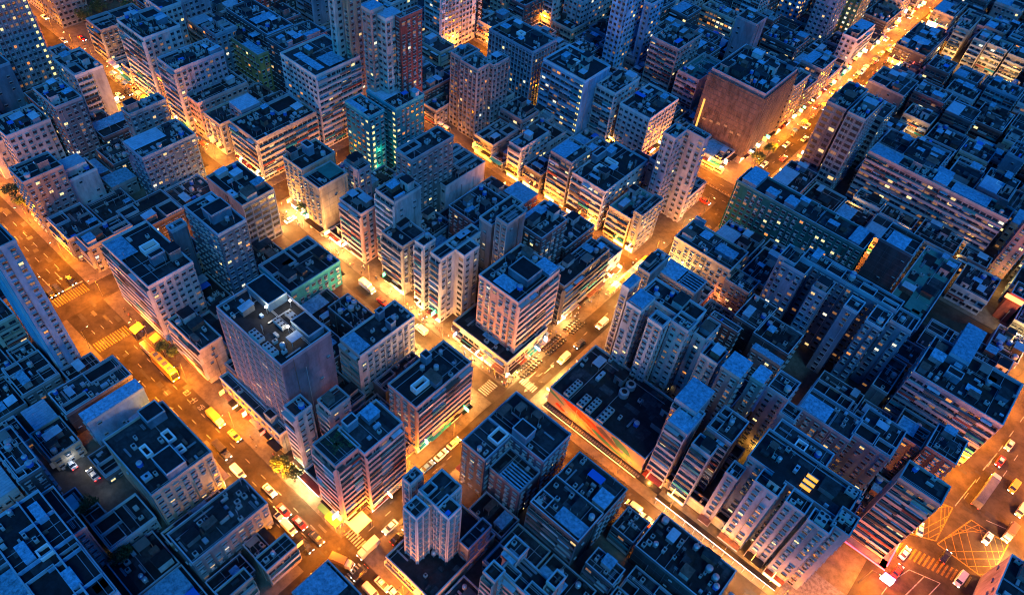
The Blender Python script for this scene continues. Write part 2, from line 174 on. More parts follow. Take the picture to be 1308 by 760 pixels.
INF=[(-145.2, -21.6, -131.8, -8.2, 3.0),(-159.6, -14.4, -148.1, -4.8, 4.8),(-171.6, -9.6, -161.0, 4.8, 3.0),(-186.0, -2.4, -172.6, 9.1, 3.6),(-114.0, 0.0, -101.5, 12.5, 3.0),(-100.9, 0.0, -85.6, 12.5, 3.0),(-198.0, 2.4, -187.4, 13.0, 3.0),(-124.4, 2.4, -114.8, 14.9, 6.0),(-186.0, 9.6, -173.5, 20.2, 6.0),(-145.2, 12.0, -135.6, 22.6, 3.0),(-224.4, 14.4, -212.9, 30.7, 4.8),(-238.8, 21.6, -226.3, 31.2, 4.8),(-301.2, 50.4, -287.8, 61.0, 24.0),(-265.6, 50.4, -250.2, 65.8, 3.6),(-313.2, 55.2, -302.6, 65.8, 4.8),(-143.6, 55.2, -134.0, 65.8, 6.0),(-164.4, 60.0, -149.0, 77.3, 6.0),(-301.2, 62.4, -287.8, 74.9, 6.0),(-236.8, 62.4, -224.3, 75.8, 4.8),(-334.8, 64.8, -322.3, 75.4, 18.0),(-45.7, 64.8, -34.2, 79.2, 4.8),(-258.0, 67.2, -248.4, 77.8, 4.8),(-223.8, 67.2, -209.4, 84.5, 7.2),(-146.4, 67.2, -134.9, 84.5, 7.2),(-33.5, 67.2, -19.1, 79.7, 3.6),(-104.4, 69.6, -94.8, 81.1, 3.6),(-349.2, 72.0, -335.8, 89.3, 13.2),(-287.2, 72.0, -277.6, 82.6, 7.2),(-133.0, 72.0, -119.5, 84.5, 9.6),(-15.7, 72.0, -1.3, 83.5, 6.0),(-361.2, 76.8, -350.6, 90.2, 21.6),(-306.8, 76.8, -294.4, 88.3, 9.6),(-258.0, 79.2, -245.5, 88.8, 8.4),(-194.5, 79.2, -184.9, 91.7, 7.2),(-375.6, 84.0, -362.2, 97.4, 18.0),(-284.8, 84.0, -270.4, 95.5, 4.8),(-269.8, 84.0, -259.2, 101.3, 10.8),(-226.8, 86.4, -214.3, 100.8, 3.6),(-180.1, 86.4, -167.6, 97.9, 4.8),(-147.8, 86.4, -136.3, 97.9, 3.6),(-387.6, 88.8, -377.0, 101.3, 26.4),(-361.2, 91.2, -350.6, 100.8, 26.4),(-350.0, 91.2, -334.7, 100.8, 21.6),(-402.0, 117.6, -390.5, 133.0, 13.2),(-389.9, 117.6, -375.5, 133.0, 26.4),(-374.9, 117.6, -360.5, 132.0, 21.6),(-316.7, 117.6, -306.1, 134.9, 3.6),(-128.4, 124.8, -118.8, 142.1, 3.6),(-166.8, 127.2, -153.4, 141.6, 3.6),(-390.0, 134.4, -379.4, 147.8, 13.2),(-378.8, 134.4, -368.3, 146.9, 18.0),(-295.7, 134.4, -281.3, 146.9, 3.6),(-194.3, 134.4, -181.8, 148.8, 4.8),(-150.0, 134.4, -137.5, 147.8, 8.4),(-181.2, 136.8, -167.8, 154.1, 6.0),(-246.0, 139.2, -233.5, 154.6, 7.2),(-330.0, 141.6, -316.6, 153.1, 18.0),(-275.2, 141.6, -260.8, 153.1, 3.6),(-260.2, 141.6, -249.6, 153.1, 4.8),(-1.8, 141.6, 12.6, 151.2, 3.6),(-315.6, 146.4, -302.2, 161.8, 26.4),(-378.0, 148.8, -366.5, 161.3, 21.6),(-301.1, 148.8, -288.6, 159.4, 18.0),(-148.8, 148.8, -136.3, 165.1, 3.6),(-34.9, 148.8, -21.5, 161.3, 10.8),(-363.6, 151.2, -348.2, 162.7, 26.4),(-347.6, 151.2, -337.1, 166.6, 15.6),(-120.5, 151.2, -109.0, 164.6, 4.8),(21.2, 151.2, 30.8, 165.6, 3.6),(-334.8, 153.6, -321.4, 166.1, 10.8),(-246.0, 156.0, -235.4, 174.2, 3.6),(-179.6, 156.0, -168.1, 172.3, 3.6),(-64.3, 156.0, -53.8, 167.5, 6.0),(-53.2, 156.0, -41.6, 169.4, 6.0),(-135.6, 160.8, -122.2, 171.4, 10.8),(-107.2, 160.8, -96.6, 178.1, 15.6),(-366.0, 163.2, -352.6, 174.7, 19.2),(-320.8, 163.2, -310.2, 174.7, 10.8),(-309.6, 163.2, -298.1, 179.5, 10.8),(-7.1, 163.2, 5.4, 178.6, 10.8),(-147.6, 165.6, -136.1, 180.0, 6.0),(-121.1, 165.6, -110.5, 180.0, 10.8),(-351.6, 168.0, -337.2, 182.4, 14.4),(-336.6, 168.0, -322.2, 178.6, 10.8),(7.2, 168.0, 16.8, 178.6, 8.4),(-234.0, 170.4, -219.6, 180.0, 8.4),(-94.2, 170.4, -84.6, 180.0, 10.8),(-320.4, 175.2, -310.8, 186.7, 8.4),(-51.0, 175.2, -40.4, 188.6, 4.8),(18.0, 177.6, 32.4, 189.1, 9.6),(-334.8, 180.0, -324.2, 193.4, 8.4),(-309.2, 180.0, -295.8, 195.4, 19.2),(-295.2, 180.0, -281.8, 194.4, 13.2),(-281.2, 180.0, -268.7, 194.4, 9.6),(-66.0, 182.4, -52.6, 193.9, 3.6),(-349.2, 184.8, -335.8, 196.3, 8.4),(-268.0, 184.8, -254.5, 196.3, 8.4),(-322.8, 187.2, -310.3, 201.6, 14.4),(-253.2, 192.0, -241.7, 210.2, 10.8),(-241.1, 192.0, -228.6, 208.3, 19.2),(-228.0, 192.0, -213.6, 207.4, 16.8),(-213.0, 192.0, -198.6, 210.2, 13.2),(-334.8, 194.4, -324.2, 208.8, 10.8),(-308.4, 196.8, -296.9, 208.3, 19.2),(-281.9, 196.8, -270.4, 211.2, 3.6),(-269.8, 196.8, -256.3, 211.2, 8.4),(-140.4, 201.6, -130.8, 219.8, 8.4),(-48.6, 201.6, -39.0, 219.8, 10.8),(-322.8, 204.0, -312.2, 214.6, 8.4),(-37.2, 206.4, -22.8, 224.6, 10.8),(-22.2, 206.4, -8.8, 219.8, 6.0),(-8.2, 206.4, 5.3, 218.9, 3.6),(-310.8, 208.8, -300.2, 220.3, 10.8),(-239.6, 208.8, -227.2, 221.3, 4.8),(-226.6, 208.8, -216.0, 221.3, 3.6),(-169.8, 208.8, -157.3, 219.4, 13.2),(-156.7, 208.8, -143.3, 220.3, 9.6),(-65.9, 208.8, -50.5, 224.2, 9.6),(-255.6, 211.2, -242.2, 223.7, 8.4),(-215.2, 211.2, -201.7, 229.4, 4.8),(-201.1, 211.2, -189.6, 227.5, 8.4),(-189.0, 211.2, -178.4, 228.5, 7.2),(-129.8, 211.2, -119.3, 223.7, 13.2),(6.1, 211.2, 16.7, 220.8, 6.0),(26.9, 211.2, 37.4, 223.7, 4.8),(-298.8, 213.6, -284.4, 229.9, 19.2),(-283.8, 213.6, -269.4, 226.1, 14.4),(-268.8, 213.6, -256.3, 225.1, 10.8),(-322.8, 216.0, -312.2, 230.4, 10.8),(-310.8, 220.8, -300.2, 232.3, 10.8),(-141.2, 220.8, -130.7, 233.3, 6.0),(-118.1, 220.8, -103.7, 238.1, 6.0),(-103.1, 220.8, -93.5, 232.3, 19.2),(-18.5, 220.8, -5.0, 231.4, 3.6),(10.8, 223.2, 24.2, 238.6, 4.8),(-267.6, 225.6, -254.2, 242.9, 19.2),(-253.6, 225.6, -242.0, 236.2, 10.8),(-128.6, 225.6, -119.0, 238.1, 3.6),(25.6, 225.6, 39.0, 239.0, 6.0),(-282.0, 228.0, -268.6, 241.4, 8.4),(-298.8, 230.4, -284.4, 245.8, 14.4),(-310.8, 232.8, -300.2, 249.1, 10.8),(30.0, 240.0, 40.6, 254.4, 4.8),(-282.0, 242.4, -268.6, 255.8, 8.4),(-267.6, 244.8, -253.2, 263.0, 10.8),(-298.8, 247.2, -284.4, 258.7, 10.8),(-282.0, 256.8, -269.5, 275.0, 6.0),(-229.2, 259.2, -215.8, 276.5, 9.6),(-215.2, 259.2, -202.7, 272.6, 4.8),(-202.1, 259.2, -188.6, 271.7, 8.4),(-188.0, 259.2, -176.5, 275.5, 9.6),(-175.9, 259.2, -162.5, 273.6, 10.8),(-161.9, 259.2, -150.4, 276.5, 9.6),(-149.8, 259.2, -136.3, 275.5, 7.2),(-114.1, 259.2, -100.7, 270.7, 6.0),(-100.1, 259.2, -88.6, 270.7, 4.8),(-66.4, 259.2, -53.9, 276.5, 9.6),(-53.3, 259.2, -39.8, 276.5, 6.0),(-39.2, 259.2, -26.8, 275.5, 6.0),(-26.2, 259.2, -11.8, 273.6, 8.4),(10.4, 259.2, 22.9, 274.6, 7.2),(33.1, 259.2, 42.7, 269.8, 6.0),(-250.8, 261.6, -239.3, 279.8, 4.8),(-135.5, 261.6, -121.1, 277.9, 6.0),(-267.6, 264.0, -254.2, 280.3, 4.8),(-10.8, 268.8, 4.6, 281.3, 10.8),(-214.8, 273.6, -203.3, 289.9, 3.6),(-202.7, 273.6, -190.2, 286.1, 3.6),(26.4, 273.6, 41.8, 287.0, 8.4),(-188.4, 276.0, -176.9, 290.4, 6.0),(-147.5, 276.0, -136.0, 285.6, 3.6),(-238.8, 278.4, -226.3, 290.9, 26.4),(-225.7, 278.4, -216.1, 293.8, 15.6),(-272.4, 280.8, -259.9, 296.2, 18.0),(-259.3, 280.8, -247.8, 296.2, 13.2),(25.2, 288.0, 37.7, 305.3, 13.2),(-246.0, 292.8, -235.4, 304.3, 10.8),(-194.0, 292.8, -180.6, 304.3, 3.6),(-234.0, 295.2, -222.5, 306.7, 15.6),(-221.9, 295.2, -211.3, 307.7, 18.0),(-45.1, 295.2, -33.6, 311.5, 7.2),(-11.4, 295.2, 2.0, 304.8, 3.6),(2.6, 295.2, 13.2, 307.7, 3.6),(-258.0, 297.6, -247.4, 310.1, 21.6),(-118.8, 302.4, -108.2, 313.0, 13.2),(-107.6, 302.4, -96.1, 314.9, 21.6),(-95.5, 302.4, -84.0, 316.8, 25.2),(15.0, 302.4, 24.6, 313.0, 13.2),(-246.0, 304.8, -235.4, 318.2, 21.6),(-194.0, 304.8, -180.6, 321.1, 4.8),(-234.0, 307.2, -222.5, 319.7, 26.4),(-157.1, 307.2, -143.6, 319.7, 3.6),(-143.0, 307.2, -129.6, 321.6, 15.6),(-129.0, 307.2, -119.4, 320.6, 8.4),(-222.0, 309.6, -211.4, 321.1, 13.2),(-178.8, 314.4, -167.3, 327.8, 10.8),(-118.7, 314.4, -108.1, 328.8, 7.2),(-45.1, 314.4, -33.6, 330.7, 10.8),(10.2, 314.4, 20.8, 331.7, 9.6),(21.4, 314.4, 35.8, 325.0, 15.6),(-106.8, 316.8, -96.2, 330.2, 16.8),(-94.8, 319.2, -84.2, 332.6, 15.6),(-238.8, 321.6, -227.3, 338.9, 21.6),(-166.7, 321.6, -151.3, 336.0, 10.8),(-66.7, 321.6, -53.3, 333.1, 9.6),(-226.8, 324.0, -214.3, 334.6, 15.6),(-194.5, 324.0, -183.0, 336.5, 10.8),(-148.8, 324.0, -136.3, 335.5, 13.2),(-32.5, 324.0, -18.1, 341.3, 8.4),(-212.4, 326.4, -200.9, 338.9, 21.6),(-15.5, 326.4, -4.0, 340.8, 7.2),(-3.4, 326.4, 9.1, 337.9, 3.6),(-181.2, 328.8, -169.7, 343.2, 15.6),(-118.8, 331.2, -108.2, 347.5, 4.8),(-107.6, 331.2, -96.1, 344.6, 9.6),(-94.8, 333.6, -84.2, 349.0, 20.4),(-52.4, 333.6, -41.9, 349.9, 4.8),(11.5, 333.6, 25.9, 349.0, 10.8),(-226.8, 336.0, -214.3, 351.4, 26.4),(-64.9, 336.0, -53.4, 348.5, 4.8),(-200.4, 338.4, -188.9, 355.7, 18.0),(-169.1, 338.4, -158.5, 351.8, 13.2),(-157.9, 338.4, -143.5, 354.7, 3.6),(-142.9, 338.4, -131.4, 354.7, 3.6),(-212.4, 340.8, -201.8, 356.2, 13.2),(-130.8, 343.2, -119.3, 353.8, 6.0),(-32.3, 343.2, -17.9, 358.6, 7.2),(-17.3, 343.2, -4.8, 355.7, 8.4),(-188.4, 345.6, -174.0, 356.2, 10.8),(-106.2, 345.6, -95.6, 361.0, 3.6),(-118.8, 350.4, -107.3, 360.0, 3.6),(-94.7, 350.4, -84.1, 365.8, 8.4),(7.7, 350.4, 22.1, 363.8, 9.6),(-210.0, 357.6, -194.6, 372.0, 13.2),(-194.0, 357.6, -178.7, 369.1, 15.6),(-178.1, 357.6, -165.6, 369.1, 18.0),(-141.0, 357.6, -128.5, 368.2, 3.6),(-15.1, 357.6, -0.7, 369.1, 3.6),(-32.4, 360.0, -19.9, 372.5, 13.2),(-106.8, 362.4, -95.3, 373.9, 3.6),(-49.2, 364.8, -34.8, 377.3, 13.2),(1.8, 364.8, 14.3, 381.1, 7.2),(-94.8, 367.2, -84.2, 377.8, 3.6),(-164.4, 369.6, -151.0, 382.1, 15.6),(-150.4, 369.6, -136.0, 382.1, 21.6),(-193.2, 372.0, -178.8, 382.6, 10.8),(-178.2, 372.0, -167.6, 389.3, 18.0),(-32.4, 374.4, -22.8, 385.0, 7.2),(-106.8, 376.8, -95.3, 389.3, 4.8),(-133.2, 379.2, -119.8, 396.5, 4.8),(-119.2, 379.2, -107.6, 388.8, 3.6),(-66.2, 379.2, -55.7, 389.8, 8.4),(-55.1, 379.2, -41.6, 392.6, 7.2),(-188.4, 384.0, -178.8, 397.4, 18.0),(-166.2, 384.0, -150.8, 395.5, 26.4),(-150.2, 384.0, -136.8, 396.5, 18.0),(-6.6, 384.0, 6.8, 399.4, 7.2),(-39.6, 386.4, -26.2, 398.9, 9.6),(-176.4, 391.2, -166.8, 406.6, 21.6),(-65.4, 391.2, -55.8, 406.6, 3.6),(-104.4, 393.6, -94.8, 408.0, 3.6),(-53.4, 393.6, -42.8, 407.0, 13.2),(-25.2, 396.0, -10.8, 407.5, 14.4),(-164.4, 398.4, -150.0, 412.8, 10.8),(-149.4, 398.4, -139.8, 409.0, 13.2),(-126.0, 400.8, -116.4, 414.2, 3.6),(-41.4, 400.8, -29.9, 411.4, 10.8),(-10.1, 400.8, 4.3, 417.1, 10.8),(-56.4, 408.0, -44.9, 425.3, 4.8),(-97.2, 410.4, -84.7, 425.8, 3.6),(-28.9, 410.4, -15.5, 421.9, 7.2),(-42.0, 412.8, -30.5, 426.2, 4.8),(-164.4, 415.2, -151.9, 428.6, 15.6),(-151.3, 415.2, -139.8, 431.5, 10.8),(-124.8, 415.2, -112.3, 431.5, 15.6),(-13.2, 420.0, 0.2, 430.6, 10.8),(-138.0, 422.4, -125.5, 438.7, 10.8),(-27.6, 424.8, -15.1, 436.3, 3.6),(-111.6, 429.6, -101.0, 442.1, 18.0),(-13.2, 432.0, 1.2, 449.3, 10.8),(-150.0, 434.4, -139.4, 451.7, 21.6),(-124.4, 434.4, -112.9, 451.7, 26.4),(-138.0, 441.6, -126.5, 454.1, 21.6),(-111.6, 444.0, -101.0, 457.4, 21.6),(-66.8, 444.0, -57.2, 456.5, 4.8),(-46.8, 451.2, -33.4, 462.7, 9.6),(-32.8, 451.2, -20.3, 461.8, 15.6),(-19.7, 451.2, -6.2, 468.5, 7.2),(-126.0, 453.6, -112.6, 469.0, 26.4),(-111.6, 458.4, -98.2, 472.8, 13.2),(-61.6, 458.4, -49.1, 471.8, 3.6),(-32.4, 463.2, -20.9, 479.5, 13.2),(-46.8, 465.6, -36.2, 478.1, 10.8),(-97.2, 468.0, -84.7, 481.4, 10.8),(-61.2, 472.8, -47.8, 488.2, 7.2),(-116.4, 475.2, -104.9, 486.7, 18.0),(-46.8, 480.0, -33.4, 492.5, 7.2),(-104.4, 482.4, -89.0, 493.9, 26.4),(-30.8, 482.4, -19.3, 498.7, 10.8),(-66.0, 489.6, -54.5, 506.9, 13.2),(-51.6, 494.4, -37.2, 505.9, 13.2),(-99.6, 496.8, -88.1, 510.2, 10.8),(-34.8, 501.6, -21.4, 513.1, 9.6),(-66.0, 508.8, -51.6, 525.1, 7.2),(-51.0, 508.8, -39.5, 526.1, 15.6),(-82.8, 516.0, -72.2, 532.3, 10.8),(-38.0, 516.0, -24.6, 529.4, 13.2),(-70.8, 528.0, -56.4, 545.3, 10.8),(-55.8, 528.0, -43.3, 543.4, 7.2),(-42.0, 530.4, -28.6, 542.9, 9.6),(-54.0, 544.8, -40.6, 558.2, 15.6),(-49.2, 559.2, -36.7, 576.5, 13.2),(-129.6, -24.0, -119.3, -15.6, 3.0),(-118.7, -24.0, -105.5, -15.6, 6.0),(-138.6, -6.0, -131.2, 5.3, 3.6),(-160.2, 4.8, -148.9, 13.2, 6.0),(-171.0, 6.6, -161.6, 13.1, 3.0),(-194.4, 13.8, -187.0, 20.3, 3.6),(-92.8, 13.8, -86.3, 24.1, 3.0),(-174.6, 21.0, -167.2, 30.4, 6.0),(-145.8, 24.6, -135.5, 31.1, 6.0),(-99.0, 49.8, -90.6, 58.2, 4.8),(-46.8, 49.8, -37.4, 59.2, 3.6),(-194.4, 66.0, -186.0, 78.2, 8.4),(-180.0, 66.0, -165.8, 73.4, 4.8),(-93.6, 69.6, -84.2, 76.1, 3.6),(-118.8, 71.4, -105.6, 77.9, 4.8),(-244.8, 73.2, -237.4, 82.6, 6.0),(-58.6, 73.2, -46.3, 80.6, 3.6),(-293.4, 84.0, -286.0, 90.5, 3.6),(-15.4, 84.0, -3.1, 92.4, 3.6),(-1.8, 85.8, 10.4, 93.2, 4.8),(-257.4, 89.4, -250.0, 100.7, 6.0),(-333.0, 94.8, -317.9, 101.3, 8.4),(6.7, 94.8, 19.9, 101.3, 8.4),(-304.2, 116.4, -297.7, 127.7, 8.4),(-169.3, 116.4, -162.8, 126.7, 3.6),(-304.2, 129.0, -297.7, 135.5, 6.0),(-136.9, 129.0, -129.5, 141.2, 7.2),(9.0, 134.4, 15.5, 140.9, 8.4),(-19.8, 136.2, -11.4, 142.7, 6.0),(14.4, 141.6, 21.8, 150.0, 7.2),(-19.8, 157.8, -11.4, 170.0, 3.6),(-39.6, 163.2, -25.4, 169.7, 3.6),(-167.4, 165.0, -158.0, 180.1, 10.8),(-135.0, 172.2, -124.7, 180.6, 10.8),(-217.8, 174.0, -209.4, 180.5, 8.4),(-178.2, 174.0, -168.8, 180.5, 8.4),(-7.2, 179.4, 7.0, 188.8, 4.8),(7.6, 179.4, 16.9, 188.8, 3.6),(-253.8, 183.0, -246.4, 191.4, 8.4),(-198.0, 192.0, -190.6, 209.0, 8.4),(-176.4, 220.8, -165.1, 229.2, 6.0),(-164.5, 220.8, -154.2, 227.3, 8.4),(-153.6, 220.8, -142.3, 227.3, 4.8),(-49.9, 220.8, -38.6, 228.2, 8.4),(-91.8, 224.4, -84.4, 238.6, 8.4),(-219.6, 231.6, -205.4, 239.0, 8.4),(-204.8, 231.6, -198.4, 239.0, 8.4),(-237.6, 260.4, -230.2, 270.7, 8.4),(-237.6, 271.2, -230.2, 277.7, 4.8),(-119.8, 271.2, -111.4, 283.4, 3.6),(-174.6, 274.8, -163.3, 283.2, 4.8),(-25.9, 274.8, -12.7, 283.2, 8.4),(-37.8, 276.6, -26.5, 284.0, 8.4),(6.5, 276.6, 16.8, 284.0, 7.2),(-162.0, 278.4, -151.7, 287.8, 3.6),(-66.5, 278.4, -56.2, 284.9, 4.8),(-246.6, 282.0, -240.1, 291.4, 8.4),(-118.8, 285.6, -111.4, 296.9, 3.6),(-32.4, 294.6, -20.2, 301.1, 3.6),(25.2, 307.2, 35.5, 313.7, 8.4),(-165.6, 314.4, -158.2, 320.9, 8.4),(-127.8, 321.6, -119.4, 329.0, 3.6),(-52.2, 321.6, -45.7, 332.9, 8.4),(-39.6, 332.4, -33.1, 343.7, 3.6),(-66.6, 350.4, -53.4, 356.9, 3.6),(0.0, 355.8, 6.5, 364.2, 7.2),(-135.0, 370.2, -126.6, 378.6, 13.2),(-5.4, 370.2, 1.1, 381.5, 7.2),(-39.6, 379.2, -33.1, 385.7, 8.4),(-130.1, 2.5, -125.5, 7.1, 4.2),(-80.2, 11.9, -66.0, 17.4, 2.9),(-111.4, 13.4, -106.8, 30.5, 3.6),(-172.2, 15.0, -166.7, 19.6, 2.9),(-94.2, 25.9, -86.8, 30.5, 2.9),(-94.2, 60.2, -88.7, 68.6, 4.2)]
